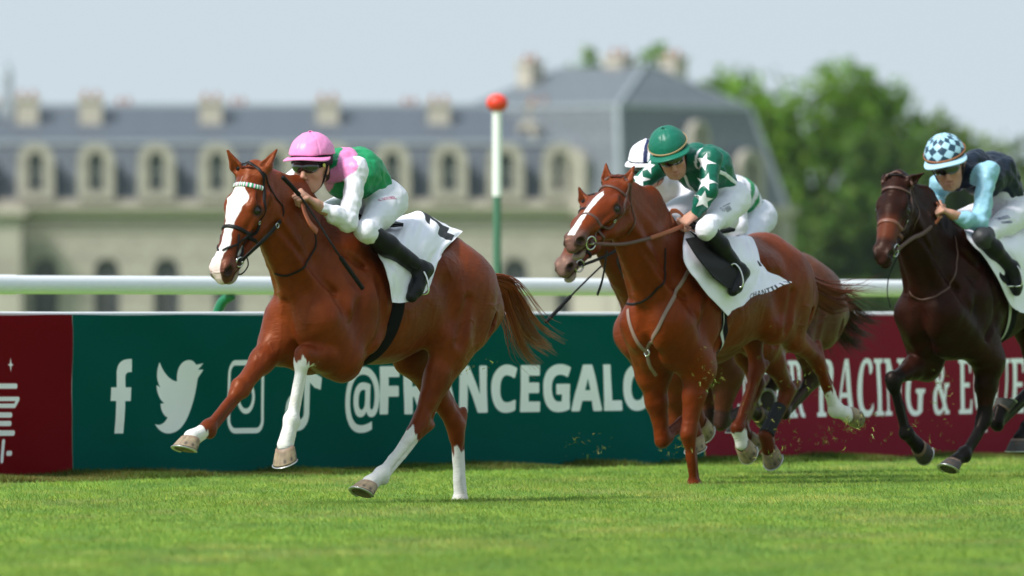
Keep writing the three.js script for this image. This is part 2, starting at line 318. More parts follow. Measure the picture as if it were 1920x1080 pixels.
banner('advertising_banner', 'long dark green banner with white social media icons and FRANCEGALOP lettering', 132, 1312, (c, L, X, H) => {
  c.fillStyle = '#00544c'; c.fillRect(0, -0.1, L, H + 0.1); c.fillStyle = c.strokeStyle = PALE;
  const p = (px, py) => [X(px), hAt(px, py)], poly = (pts) => { c.beginPath(); pts.forEach((q, i) => c[i ? 'lineTo' : 'moveTo'](...p(...q))); c.closePath(); c.fill(); };
  // the f
  c.beginPath(); c.moveTo(...p(211, 813)); c.lineTo(...p(212.5, 752)); c.lineTo(...p(202, 752)); c.lineTo(...p(203, 726)); c.lineTo(...p(214, 726)); c.lineTo(...p(215, 700)); c.bezierCurveTo(...p(217, 680), ...p(227, 672), ...p(247, 673)); c.lineTo(...p(246, 698)); c.bezierCurveTo(...p(236, 697), ...p(233, 701), ...p(232.5, 709)); c.lineTo(...p(232, 726)); c.lineTo(...p(243.5, 726)); c.lineTo(...p(241, 752)); c.lineTo(...p(230, 752)); c.lineTo(...p(228, 813)); c.fill();
  // the bird
  c.beginPath(); c.moveTo(...p(288, 795)); c.bezierCurveTo(...p(300, 800), ...p(309, 792), ...p(314, 783)); c.bezierCurveTo(...p(305, 779), ...p(301, 768), ...p(301, 757)); c.lineTo(...p(308, 756)); c.bezierCurveTo(...p(298, 748), ...p(295, 735), ...p(295, 722)); c.lineTo(...p(302, 726)); c.bezierCurveTo(...p(294, 712), ...p(295, 694), ...p(301, 679)); c.bezierCurveTo(...p(310, 700), ...p(322, 714), ...p(335, 715)); c.bezierCurveTo(...p(333, 688), ...p(344, 674), ...p(356, 675)); c.bezierCurveTo(...p(361, 675), ...p(365, 679), ...p(368, 684)); c.lineTo(...p(380, 681)); c.lineTo(...p(372, 693)); c.lineTo(...p(381, 693)); c.bezierCurveTo(...p(377, 702), ...p(373, 706), ...p(372, 712)); c.bezierCurveTo(...p(371, 755), ...p(352, 812), ...p(315, 813)); c.bezierCurveTo(...p(303, 813), ...p(294, 806), ...p(288, 795)); c.fill();
  // rounded square with ring and dot
  { const [x0, y0] = p(429, 808), [x1, y1] = p(490, 680), r = 0.075; c.lineWidth = 0.036; c.beginPath(); c.moveTo(x0 + r, y0); c.arcTo(x1, y0, x1, y1, r); c.arcTo(x1, y1, x0, y1, r); c.arcTo(x0, y1, x0, y0, r); c.arcTo(x0, y0, x1, y0, r); c.closePath(); c.stroke(); c.beginPath(); c.arc((x0 + x1) / 2, (y0 + y1) / 2, 0.095, 0, 7); c.stroke(); c.beginPath(); c.arc(x1 - 0.085, y1 - 0.085, 0.022, 0, 7); c.fill(); }
  // the note
  c.lineWidth = 0.07; c.lineCap = 'butt'; c.beginPath(); c.moveTo(...p(572, 678)); c.lineTo(...p(571, 775)); c.bezierCurveTo(...p(570, 806), ...p(537, 806), ...p(537, 775)); c.bezierCurveTo(...p(537, 750), ...p(549, 742), ...p(560, 746)); c.stroke();
  poly([[566, 678], [579, 678], [583, 698], [598, 708], [596, 731], [585, 727], [575, 716]]);
  text(c, '@', X(641), X(706), hAt(670, 800) , hAt(670, 688) , 'bold @px sans-serif', 0);
  text(c, 'FRANCEGALOP', X(708), X(1262), hAt(960, 770), hAt(960, 686), 'bold @px sans-serif', 9);
});
banner('advertising_banner', 'maroon banner with white serif lettering behind the dark bay horse', 1312, 2080, (c, L, X, H) => {
  c.fillStyle = '#802231'; c.fillRect(0, -0.1, L, H + 0.1); c.fillStyle = '#fafcff';
  const y0 = (px) => hAt(px, 778), y1 = (px) => hAt(px, 672);
  const word = (s, a, b, lo, hi) => text(c, s, X(a), X(b), hAt((a + b) / 2, lo), hAt((a + b) / 2, hi), 'bold @px serif');
  word('CENTER', 1322, 1506, 784, 674); word('RACING', 1532, 1732, 780, 672); word('&', 1746, 1778, 777, 676); word('EQUESTRIAN', 1795, 2075, 774, 670);
});

// ---------------------------------------------------------------- running rail and marker post
{
  const a = railAt(-120), b = railAt(2060), t = thing('running_rail', 'white plastic running rail on green curved posts behind the banners', 'rail');
  const u = b.clone().sub(a), L = u.length(); u.normalize(); t.position.set(a.x, 0, a.z); t.rotation.y = Math.atan2(-u.z, u.x);
  const white = mat(0.82, 0.83, 0.82, 0.32, { clearcoat: 0.3 }), green = mat(0.01, 0.16, 0.075, 0.4);
  const joint = railAt(27).sub(a).dot(u), step = 4.6; let x = joint - step * 3;
  for (; x < L; x += step) {
    if (x + step > 0) part('rail_tube', tube([V(Math.max(0, x), 1.23, 0), V((Math.max(0, x) + x + step) / 2, 1.23, 0), V(x + step - 0.004, 1.23, 0)], 0.0625, { sides: 24, seg: 8 }), white, t);
    if (x > 0) part('joint_sleeve', tube([V(x - 0.5, 1.23, 0), V(x - 0.2, 1.23, 0), V(x, 1.23, 0)], 0.0665, { sides: 24, seg: 4 }), white, t);
  }
  for (const q of [-40, 436, 1235, 1790].map((px) => railAt(px).sub(a).dot(u))) part('curved_post', tube([V(q, -0.06, -0.13), V(q, 0.8, -0.13), V(q, 1.03, -0.125), V(q, 1.12, -0.08), V(q, 1.165, 0.0)], 0.034, { sides: 12, seg: 30 }), green, t);
}
{
  const p = at(932, 590, 106), t = thing('marker_post', 'tall white and green marker post topped with a red ball', 'post'); t.position.set(p.x, 0, p.z);
  const h = (py) => EYE + (HZ - py) * 106 / LENS;
  part('lower_pole', tube([V(0, 0, 0), V(0, h(368), 0)], 0.04, { sides: 14 }), mat(0.06, 0.16, 0.10, 0.5), t);
  part('upper_pole', tube([V(0, h(368), 0), V(0, h(208), 0)], 0.045, { sides: 14 }), mat(0.8, 0.8, 0.78, 0.5), t);
  part('red_ball', new THREE.SphereGeometry(0.105, 24, 16).scale(1.0, 0.86, 1.0).translate(0, h(193), 0), mat(0.75, 0.045, 0.02, 0.45), t);
}

// ---------------------------------------------------------------- the stables and the trees beyond the course
const FAR = 700, FS = LENS / FAR, fx = (px) => (px - 960) / FS, fy = (py) => EYE + (HZ - py) / FS;
const stoneTex = dataTexture(128, (u, v) => { const row = Math.floor(v * 8), n = fbm(u * 9, v * 9, 1) * 12 + (hash3(Math.floor(u * 5 + (row % 2) * 0.5), row, 3) - 0.5) * 22; return [158 + n, 152 + n, 140 + n * 0.9]; });
const stoneM = (rep) => { const t = stoneTex.clone(); t.repeat.set(rep, rep); t.needsUpdate = true; return new THREE.MeshPhysicalMaterial({ map: t, roughness: 0.9, side: THREE.DoubleSide }); };
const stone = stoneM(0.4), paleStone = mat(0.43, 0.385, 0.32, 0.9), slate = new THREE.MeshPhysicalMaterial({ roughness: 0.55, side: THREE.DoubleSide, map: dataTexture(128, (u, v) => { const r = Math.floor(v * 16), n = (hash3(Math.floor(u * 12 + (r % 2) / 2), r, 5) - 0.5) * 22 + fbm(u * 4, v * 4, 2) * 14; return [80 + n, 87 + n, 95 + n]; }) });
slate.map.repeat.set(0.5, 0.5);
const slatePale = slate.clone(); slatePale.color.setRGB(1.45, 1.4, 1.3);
const dark = mat(0.03, 0.035, 0.045, 0.25), pot = mat(0.34, 0.15, 0.09, 0.85), lead = mat(0.30, 0.33, 0.36, 0.5);
function quad(a, b, c, d) { const g = new THREE.BufferGeometry(), n = b.clone().sub(a).cross(d.clone().sub(a)).normalize(), U = b.clone().sub(a).normalize(), W = n.clone().cross(U); const uv = []; for (const p of [a, b, c, d]) uv.push(p.clone().sub(a).dot(U), p.clone().sub(a).dot(W)); g.setAttribute('position', new THREE.Float32BufferAttribute([a, b, c, d].flatMap((p) => p.toArray()), 3)); g.setAttribute('normal', new THREE.Float32BufferAttribute([n, n, n, n].flatMap((p) => p.toArray()), 3)); g.setAttribute('uv', new THREE.Float32BufferAttribute(uv, 2)); g.setIndex([0, 1, 2, 0, 2, 3]); return g; }
const archShape = (w, h) => { const s = new THREE.Shape(), r = w / 2; s.moveTo(-r, 0); s.lineTo(r, 0); s.lineTo(r, h - r); s.absarc(0, h - r, r, 0, Math.PI); s.lineTo(-r, 0); return s; };
function framed(w, h, ow, oh, depth, sill = 0) { const s = archShape(w, h), o = new THREE.Path(archShape(ow, oh).getPoints(8).map((p) => p.clone().add(new THREE.Vector2(0, sill)))); s.holes.push(o); return new THREE.ExtrudeGeometry(s, { depth, bevelEnabled: false, curveSegments: 10 }); }
function chimney(x, z, w, y0, y1, parent) {
  const f = part('chimney', [box(x - w / 2, x + w / 2, y0, y1 - 0.55, z - 0.6, z + 0.6), box(x - w / 2 - 0.14, x + w / 2 + 0.14, y1 - 0.55, y1 - 0.3, z - 0.72, z + 0.72)], paleStone, parent);
  for (const d of [-0.28, 0.28]) part('chimney_pot', new THREE.CylinderGeometry(0.15, 0.19, 0.5, 10).translate(x + d * w, y1 - 0.1, z), pot, f);
}
function dormer(x, z, y, parent, scale = 1) {
  const d = part('dormer', [framed(2.35 * scale, 3.6 * scale, 1.0 * scale, 2.5 * scale, 0.6, 0.5 * scale).translate(x, y, z - 0.1), box(x - 1.0 * scale, x + 1.0 * scale, y, y + 2.3 * scale, z - 2.2, z - 0.1)], stone, parent);
  part('window', new THREE.ShapeGeometry(archShape(0.98 * scale, 2.5 * scale)).translate(x, y + 0.5 * scale, z + 0.06), dark, d);
  part('glazing_bar', [box(x - 0.04, x + 0.04, y + 0.5 * scale, y + 2.9 * scale, z + 0.07, z + 0.12), box(x - 0.45 * scale, x + 0.45 * scale, y + 1.7 * scale, y + 1.78 * scale, z + 0.075, z + 0.115)], mat(0.4, 0.4, 0.38, 0.6), d);
  part('lead_roof', new THREE.CylinderGeometry(1.32 * scale, 1.32 * scale, 2.3, 18, 1, true, -Math.PI / 2, Math.PI).rotateX(Math.PI / 2).rotateZ(0).translate(x, y + 2.47 * scale, z - 1.2), lead, d);
}
{
  const t = thing('stable_building', 'long pale stone stable wing with slate mansard roof and row of arched dormers', 'building');
  t.position.set(fx(470), 0, -FAR);
  const X = (px) => fx(px) - fx(470), x0 = X(-260), x1 = X(1128), eave = fy(385);
  // wall with open arched windows along its lower floor
  const s = new THREE.Shape(); s.moveTo(x0, 0); s.lineTo(x1, 0); s.lineTo(x1, eave - 0.9); s.lineTo(x0, eave - 0.9); s.closePath();
  const arches = [-140, -28, 85, 200, 312, 425, 538, 650, 762, 875, 965, 1068].map(X);
  for (const x of arches) s.holes.push(new THREE.Path(archShape(1.6, fy(484) - 0.6).getPoints(10).map((p) => p.clone().add(new THREE.Vector2(x, 0.6)))));
  part('wall', new THREE.ExtrudeGeometry(s, { depth: 0.7, bevelEnabled: false }).translate(0, 0, -0.7), stone, t);
  for (const x of arches) { const w = part('window', new THREE.ShapeGeometry(archShape(1.7, fy(482) - 0.55)).translate(x, 0.55, -0.45), dark, t); part('glazing_bar', [box(x - 0.05, x + 0.05, 0.6, fy(484), -0.44, -0.38), box(x - 0.8, x + 0.8, 2.9, 3.0, -0.435, -0.385)], mat(0.22, 0.2, 0.17, 0.7), w); }
  part('string_course', box(x0, x1, fy(432), fy(424), 0.0, 0.12), stone, t);
  part('cornice', [box(x0, x1, eave - 0.9, eave - 0.55, -0.7, 0.25), box(x0, x1, eave - 0.55, eave - 0.2, -0.7, 0.5), box(x0, x1, eave - 0.2, eave, -0.7, 0.8)], paleStone, t);
  part('parapet', box(x0, x1, eave, eave + 0.42, -0.25, 0.12), stone, t);
  part('lower_roof', quad(V(x0, eave, -0.3), V(x1, eave, -0.3), V(x1, fy(268), -1.8), V(x0, fy(268), -1.8)), slate, t);
  part('roof_fold', box(x0, x1, fy(268) - 0.1, fy(268) + 0.2, -1.95, -1.6), lead, t);
  part('upper_roof', [quad(V(x0, fy(267), -1.8), V(x1, fy(267), -1.8), V(x1, fy(196), -7), V(x0, fy(196), -7)), quad(V(x0, fy(196), -7), V(x1, fy(196), -7), V(x1, fy(267), -12.2), V(x0, fy(267), -12.2))], slate, t);
  part('ridge', box(x0, x1, fy(196) - 0.06, fy(191), -7.15, -6.85), lead, t);
  part('rear_wall', box(x0, x1, 0, fy(267), -13, -12.2), stone, t);
  for (const px of [-160, -47, 67, 180, 293, 407, 517, 626, 735, 842, 948, 1051]) dormer(X(px), -0.1, eave + 0.43, t);
  for (const [px, py] of [[-180, 165], [-66, 165], [45, 163], [165, 163], [392, 168], [612, 168], [822, 172], [1010, 176]]) chimney(X(px), -5.0, 1.42, fy(245), fy(py + 8), t);
  for (const px of [222, 440, 765, -10]) chimney(X(px), -10.2, 1.0, fy(240), fy(182), t);
}
{
  const t = thing('corner_block', 'pale stone end block at left edge with a thin roof lantern', 'building'); t.position.set(fx(-40), 0, -FAR + 3);
  const w = fx(44) - fx(-40), eave = fy(404);
  part('wall', box(-w, w, 0, eave, -2, 0), stone, t); part('cornice', box(-w - 0.2, w + 0.3, eave, eave + 0.5, -2, 0.5), paleStone, t);
  part('stepped_top', box(-w, -0.2 + w * 0.4, eave + 0.5, fy(372), -2, 0), stone, t);
  const lx = fx(6) - fx(-40); part('lantern_base', box(lx - 0.6, lx + 0.4, fy(250), fy(185), -9.5, -8.5), lead, t);
  part('lantern', [new THREE.CylinderGeometry(0.3, 0.4, fy(140) - fy(185), 10).translate(lx, (fy(140) + fy(185)) / 2, -9), new THREE.ConeGeometry(0.4, 1.2, 10).translate(lx, fy(140) + 0.6, -9)], lead, t);
}
{
  const t = thing('corner_pavilion', 'large stone pavilion with tall slate hip roof and chimneys beside the trees', 'building'); const depth = FAR + 9;
  const k = depth / LENS, cx = (1138 - 960) * k, y = (py) => EYE + (HZ - py) * k; t.position.set(cx, 0, -depth); t.rotation.y = -0.72;
  const h = 8.5, hb = 6.6, eave = y(388), brk = y(203), top = y(126);
  const sq = (a, b) => [[a, b], [-a, b], [-a, -b], [a, -b]];
  const rim = (r, yy) => sq(r, r).map(([x, z]) => V(x, yy, z)), e = rim(h - 0.2, eave), b = rim(hb, brk), rr2 = [V(3.6, top, 0.4), V(-3.6, top, 0.4), V(-3.6, top, -0.4), V(3.6, top, -0.4)];
  part('wall', [box(-h + 0.5, h - 0.5, 0, eave - 0.9, -h + 0.5, h - 0.5), ...sq(h - 0.6, h - 0.6).map(([x, z]) => box(x - 0.7, x + 0.7, 0, eave - 0.91, z - 0.7, z + 0.7))], stone, t);
  part('cornice', [box(-h, h, eave - 0.9, eave - 0.5, -h, h), box(-h - 0.35, h + 0.35, eave - 0.5, eave, -h - 0.35, h + 0.35)], paleStone, t);
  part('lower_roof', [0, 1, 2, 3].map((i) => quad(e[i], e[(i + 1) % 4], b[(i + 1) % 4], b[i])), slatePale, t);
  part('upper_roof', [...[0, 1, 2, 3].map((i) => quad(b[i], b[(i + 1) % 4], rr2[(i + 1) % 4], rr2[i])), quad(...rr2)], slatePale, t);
  part('hip', [0, 1, 2, 3].flatMap((i) => [tube([e[i], b[i]], 0.2), tube([b[i], rr2[i]], 0.15)]), lead, t);
  part('roof_fold', box(-hb - 0.15, hb + 0.15, brk - 0.14, brk + 0.1, -hb - 0.15, hb + 0.15), lead, t);
  for (const [x, s] of [[-4.4, 1.0], [4.4, 1.0]]) for (const r of [0, Math.PI / 2, -Math.PI / 2]) { const g = new THREE.Group(); const q = dormerPart(s); q.position.set(x * Math.cos(r) , eave + 0.2, 0); q.position.set(x * Math.cos(r) + (h - 0.3) * Math.sin(r), eave + 0.1, -x * Math.sin(r) + (h - 0.3) * Math.cos(r)); q.rotation.y = r; t.add(q); }
  for (const r of [0, Math.PI / 2]) { const q = dormerPart(0.7); q.position.set((h - 0.95) * Math.sin(r), eave + 3.0, (h - 0.95) * Math.cos(r)); q.rotation.y = r; t.add(q); }
  for (const [x, z, w, py] of [[-4.2, 2.8, 1.2, 106], [1.0, 0, 1.45, 96], [3.5, -2.6, 1.3, 98]]) chimney(x, z, w, brk, y(py), t);
}
function dormerPart(s) { const g = new THREE.Group(); dormer(0, 0, 0, g, s); return g.children[0]; }

// leaf clumps spread through lobes of a crown
function crown(lobes, n, size, tone) {
  const pos = [], nor = [], col = [], idx = [];
  const vol = lobes.map((l) => l[3] * l[4]), sum = vol.reduce((a, b) => a + b, 0);
  for (let i = 0; i < n; i++) {
    let q = rnd() * sum, k = 0; while (k < lobes.length - 1 && (q -= vol[k]) > 0) k++;
    const [cx, cy, cz, rx, ry] = lobes[k], d = V(rr(-1, 1), rr(-1, 1), rr(-1, 1)).normalize(), r = Math.pow(rnd(), 0.28) * (0.86 + 0.22 * fbm(d.x * 2.3 + k, d.y * 2.3, d.z * 2.3) + 0.12 * rnd());
    const p = V(cx + d.x * rx * r, cy + d.y * ry * r, cz + d.z * rx * r), u = V(rr(-1, 1), rr(-1, 1), rr(-1, 1)).normalize(), w = V(rr(-1, 1), rr(-1, 1), rr(-1, 1)).cross(u).normalize(), s = size * rr(0.5, 1.3), nn = u.clone().cross(w).multiplyScalar(0.6).addScaledVector(d, 0.7).normalize(), t = rr(0.75, 1.25) * (0.9 + 0.3 * fbm(p.x * 0.35, p.y * 0.35, k)), o = pos.length / 3, yl = rr(0.85, 1.25);
    for (const [a, b, c] of [[-1, 0, 0], [0, -0.5, 0.15], [1, 0, 0], [0, 0.5, 0.15]]) { pos.push(p.x + (u.x * a + w.x * b) * s + d.x * c * s, p.y + (u.y * a + w.y * b) * s + d.y * c * s, p.z + (u.z * a + w.z * b) * s + d.z * c * s); nor.push(nn.x, nn.y, nn.z); col.push(tone[0] * t * yl, tone[1] * t, tone[2] * t); }
    idx.push(o, o + 1, o + 2, o, o + 2, o + 3);
  }
  const g = new THREE.BufferGeometry(); g.setAttribute('position', new THREE.Float32BufferAttribute(pos, 3)); g.setAttribute('normal', new THREE.Float32BufferAttribute(nor, 3)); g.setAttribute('color', new THREE.Float32BufferAttribute(col, 3)); g.setIndex(idx); return g;
}
seed = 77;
const crownM = leafMaterial(), bark = mat(0.12, 0.09, 0.065, 0.95);
function tree(label, px, depth, yTop, yBot, wpx, n, tone, group) {
  const k = depth / LENS, t = thing('tree', label, 'tree', group), top = EYE + (HZ - yTop) * k, bot = Math.max(0.4, EYE + (HZ - yBot) * k), R = wpx * k / 2, cy = (top + bot) / 2, ry = (top - bot) / 2;
  t.position.set((px - 960) * k, 0, -depth);
  const lobes = [[0, cy, 0, R * 0.8, ry * 0.86]];
  for (let i = 0; i < 11; i++) { const a = rr(0, 6.28), e = rr(-0.85, 1), c = Math.sqrt(1 - e * e * 0.8), f = rr(0.34, 0.5); lobes.push([Math.cos(a) * c * R * 0.66, cy + e * ry * 0.62, Math.sin(a) * c * R * 0.62, R * f, ry * f]); }
  const tr = [tube([V(0, 0, 0), V(0.1, cy * 0.4, 0), V(0, cy, 0.1), V(0.1, top - ry * 0.4, 0)], (q) => R * 0.075 * (1.15 - q), { sides: 9, seg: 16 })];
  for (const l of lobes.slice(1)) tr.push(tube([V(0.05, lerp(bot, cy, 0.3), 0), V(l[0] * 0.5, lerp(cy, l[1], 0.6) - ry * 0.1, l[2] * 0.5), V(l[0], l[1], l[2])], (q) => R * 0.03 * (1.1 - q), { sides: 6, seg: 8 }));
  part('trunk', tr, bark, t); part('crown', crown(lobes, n, 0.44, tone), crownM, t);
}
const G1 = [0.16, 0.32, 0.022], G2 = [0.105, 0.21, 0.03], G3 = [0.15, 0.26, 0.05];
tree('tallest broad bright green tree just right of the pavilion', 1545, 752, 84, 600, 400, 9500, G1);
tree('broad green tree rising behind the right slope of the pavilion roof', 1396, 770, 84, 600, 400, 9000, G1);
tree('green treetop showing between the pavilion chimneys', 1216, 800, 66, 400, 150, 2200, G1);
tree('small treetop above the left end of the pavilion ridge', 1066, 810, 90, 400, 150, 1800, G1);
tree('slim treetop above the middle of the pavilion ridge', 1122, 815, 78, 400, 90, 1000, G1);
tree('dark green tree standing left of the bay horse ears', 1665, 740, 180, 620, 240, 4600, G2);
tree('rounded green tree above the blue checked cap', 1772, 760, 196, 620, 270, 5600, G3);
tree('hazy tree at the right edge behind the jockey in light blue', 1885, 770, 204, 620, 270, 5200, G3);
tree('tree at the extreme right edge of the far row', 1990, 765, 235, 620, 190, 3000, G3);
tree('low dark tree beside the foot of the pavilion wall', 1560, 722, 330, 640, 170, 4200, G2);
tree('low dark tree in front of the far row right of centre', 1690, 725, 360, 640, 210, 4600, G2);
tree('low dark tree in front of the far row behind the bay horse', 1840, 728, 370, 640, 230, 4200, G2);
seed = 5;
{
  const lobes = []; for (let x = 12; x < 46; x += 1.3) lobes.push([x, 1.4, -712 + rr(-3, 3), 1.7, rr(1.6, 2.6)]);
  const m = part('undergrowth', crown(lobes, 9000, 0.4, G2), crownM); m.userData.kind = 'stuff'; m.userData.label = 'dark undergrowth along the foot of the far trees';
}

// ---------------------------------------------------------------- turf thrown up by the hooves
seed = 91;
{
  const spots = [[1330, 690, 40, 60], [1430, 640, 60, 40], [1500, 700, 60, 60], [1440, 780, 60, 50], [1560, 815, 50, 30], [1280, 845, 40, 40], [1770, 740, 30, 70], [1760, 820, 60, 50], [1650, 800, 80, 50], [1500, 830, 90, 40], [1090, 830, 60, 40], [1600, 800, 30, 15], [1440, 860, 60, 20], [1320, 720, 40, 60], [890, 690, 60, 30], [1600, 790, 30, 15]];
  const m = scatter('flying_grass', tuft(3, 0.045, 0.012, 0.0022, 1.6), leafMaterial(), 420, (q, c) => {
    const [x, y, a, b] = spots[Math.floor(rnd() * spots.length)], d = rr(65, 70.5) - (x < 1150 ? 4 : 0), p = at(x + a * rr(-1, 1) * rr(0.3, 1), y + b * rr(-1, 1) * rr(0.3, 1), d); p.y = Math.max(p.y, 0.02);
    q.position.copy(p); q.rotation.set(rr(0, 6.28), rr(0, 6.28), rr(0, 6.28)); q.scale.setScalar(rr(0.25, 0.85)); const s = rnd(); c.setRGB(lerp(0.12, 0.36, s), lerp(0.26, 0.34, s), lerp(0.02, 0.10, s)); });
  m.userData.label = 'bits of grass thrown up by the hooves';
}
// ---------------------------------------------------------------- horses
const UP = V(0, 1, 0);
const mix3 = (a, b, t) => [lerp(a[0], b[0], t), lerp(a[1], b[1], t), lerp(a[2], b[2], t)];
const hairTex = dataTexture(256, (u, v) => { const n = 0.5 * noise(u * 14 + 4 * noise(u * 3, v * 3, 1), v * 46, 2) + 0.35 * noise(u * 30, v * 90 + u * 20, 7) + 0.35 * noise(u * 7, v * 9, 5) + 0.15 * rnd(); const c = 128 + 110 * n; return [c, c, c]; });
hairTex.colorSpace = THREE.NoColorSpace; hairTex.wrapS = hairTex.wrapT = THREE.MirroredRepeatWrapping; hairTex.repeat.set(2.6, 2.6);
const coatM = vmat(0.42, { specularIntensity: 0.5, specularColor: new THREE.Color(1, 0.5, 0.3), clearcoat: 0.035, clearcoatRoughness: 0.3, bumpMap: hairTex, bumpScale: 0.0022 });
const darkCoatM = vmat(0.42, { specularIntensity: 0.22, specularColor: new THREE.Color(1, 0.75, 0.6), clearcoat: 0.03, clearcoatRoughness: 0.3, bumpMap: hairTex, bumpScale: 0.0022 });
const eyeM = mat(0.012, 0.007, 0.005, 0.12), steel = mat(0.62, 0.62, 0.6, 0.22, { metalness: 1 }), shoeM = mat(0.6, 0.6, 0.6, 0.35, { metalness: 0.9 });
const blackLeather = mat(0.010, 0.0095, 0.0095, 0.5, { specularIntensity: 0.35 }), brownLeather = mat(0.085, 0.035, 0.022, 0.5), tanRubber = mat(0.33, 0.085, 0.03, 0.6);
const hairM = vmat(0.5, { sheen: 0.2, specularIntensity: 0.4 });
function limbAxes(a, b) { const d = b.clone().sub(a).normalize(), back = V(d.y, -d.x, 0); if (back.lengthSq() < 1e-6) back.set(-1, 0, 0); return { d, back: back.normalize() }; }

function horse(S) {
  const fr = frame(S.px, S.depth, S.deg), P = (q) => fr.P(q);
  const root = fr.place(thing(S.name ?? 'racehorse', S.label, 'horse', 'galloping racehorses'));
  // trunk axes from withers and croup
  const w = P([...S.withers, 0]), cr = P([...S.croup, 0]), ax = w.clone().sub(cr); ax.z = 0; const bl = ax.length() / 0.86; ax.normalize();
  const ay = V(-ax.y, ax.x, 0), T = (x, y, z) => w.clone().addScaledVector(ax, x * (x < 0 ? bl : 1)).addScaledVector(ay, y).add(V(0, 0, z));
  // head axes
  const poll = P(S.poll), hx = P(S.nose).sub(poll); const hl = hx.length(); hx.normalize();
  const hh = V(hx.x, 0, hx.z).normalize(), hz = V(-hh.z, 0, hh.x), hy = hz.clone().cross(hx).normalize();
  const hs = clamp(hl / 0.605, 0.9, 1.08), H = (x, y, z) => poll.clone().addScaledVector(hx, x * hs).addScaledVector(hy, y * hs).addScaledVector(hz, z * hs);
  const toHead = (x, y, z) => { const d = V(x, y, z).sub(poll); return [d.dot(hx) / hs, d.dot(hy) / hs, d.dot(hz) / hs]; };
  const B = [], E = (c, rx, ry, rz, k, extra) => B.push(ell(c, rx, ry, rz, k, ax, ay, V(0, 0, 1), extra)), C = (...a) => B.push(cap(...a));
  // trunk
  E(T(-0.26, -0.415, 0), 0.52, 0.335, 0.262, 0.05); E(T(0.06, -0.46, 0), 0.36, 0.35, 0.2, 0.09); E(T(-0.64, -0.325, 0), 0.38, 0.245, 0.23, 0.12); E(T(-0.90, -0.26, 0), 0.34, 0.245, 0.235, 0.1);
  C(T(0.06, -0.10, 0), T(-0.32, -0.13, 0), 0.085, 0.07, 0.14, 0.75); C(T(-0.3, -0.16, 0), T(-0.86, -0.09, 0), 0.10, 0.10, 0.12, 1.2); C(T(-0.86, -0.1, 0), T(-1.13, -0.2, 0), 0.11, 0.06, 0.1, 1.1);
  for (const s of [-1, 1]) {
    E(T(-0.88, -0.22, 0.13 * s), 0.19, 0.13, 0.1, 0.1); // point of the croup
    E(T(-0.60, -0.17, 0.17 * s), 0.085, 0.05, 0.05, 0.1); // hip bone
    C(T(0.05, -0.14, 0.09 * s), T(0.34, -0.53, 0.12 * s), 0.105, 0.105, 0.06, 0.8); // shoulder blade
    E(T(0.02, -0.42, 0.155 * s), 0.15, 0.22, 0.085, 0.05); // long head behind the shoulder
    E(T(0.36, -0.60, 0.085 * s), 0.10, 0.14, 0.08, 0.035); // breast muscle
    E(T(0.20, -0.76, 0.075 * s), 0.16, 0.09, 0.08, 0.05);
  }
  // neck
  const n0 = H(0.045, -0.105, 0), n2 = T(0.20, -0.30, 0), n1 = n0.clone().lerp(n2, 0.46).add(V(0, S.arch ?? 0.03, 0));
  C(n0, n1, 0.098, 0.142, 0.07, 0.68); C(n1, n2, 0.142, 0.245, 0.08, 0.66);
  const cr0 = H(-0.035, -0.055, 0), cr2 = T(0.02, -0.10, 0), cr1 = cr0.clone().lerp(cr2, 0.45).add(V(0, (S.arch ?? 0.03) + 0.025, 0));
  C(cr0, cr1, 0.05, 0.06, 0.08, 0.75); C(cr1, cr2, 0.06, 0.075, 0.09, 0.75);
  C(H(0.14, -0.20, 0), T(0.37, -0.44, 0), 0.05, 0.10, 0.1, 0.75); // windpipe side
  for (const s of [-1, 1]) C(H(0.10, -0.15, 0.055 * s), T(0.36, -0.42, 0.11 * s), 0.03, 0.05, 0.05); // long neck muscle
  // head
  const head = [], HE = (x, y, z, rx, ry, rz, k) => head.push(ell(H(x, y, z), rx * hs, ry * hs, rz * hs, k, hx, hy, hz)), HC = (a, b, ra, rb, k) => head.push(cap(H(...a), H(...b), ra * hs, rb * hs, k));
  HE(0.09, -0.075, 0, 0.125, 0.085, 0.082, 0.05); HE(0.2, -0.065, 0, 0.12, 0.066, 0.094, 0.04);
  HC([0.22, -0.065, 0], [0.5, -0.055, 0], 0.066, 0.044, 0.05); HE(0.38, -0.05, 0, 0.16, 0.042, 0.046, 0.05);
  for (const s of [-1, 1]) {
    HE(0.175, -0.16, 0.05 * s, 0.112, 0.092, 0.032, 0.04); HC([0.12, -0.215, 0.05 * s], [0.27, -0.185, 0.042 * s], 0.034, 0.03, 0.04); HC([0.27, -0.185, 0.04 * s], [0.5, -0.115, 0.022 * s], 0.028, 0.02, 0.04);
    HE(0.168, -0.035, 0.08 * s, 0.05, 0.022, 0.022, 0.025); HE(0.2, -0.085, 0.085 * s, 0.045, 0.03, 0.02, 0.02); HC([0.25, -0.085, 0.08 * s], [0.40, -0.085, 0.052 * s], 0.016, 0.01, 0.02);
    HE(0.556, -0.05, 0.04 * s, 0.042, 0.032, 0.026, 0.02); HE(0.532, -0.03, 0.046 * s, 0.03, 0.014, 0.014, 0.014); HC([0.1, -0.11, 0.085 * s], [0.19, -0.1, 0.088 * s], 0.022, 0.018, 0.03);
  }
  HE(0.52, -0.066, 0, 0.07, 0.05, 0.047, 0.04); HE(0.588, -0.082, 0, 0.03, 0.032, 0.042, 0.022); HE(0.552, -0.134 - (S.mouth ?? 0), 0, 0.04, 0.026, 0.034, 0.012); HE(0.575, -0.128 - (S.mouth ?? 0), 0, 0.022, 0.013, 0.03, 0.01); HC([0.42, -0.12, 0], [0.53, -0.125 - (S.mouth ?? 0), 0], 0.03, 0.024, 0.03);
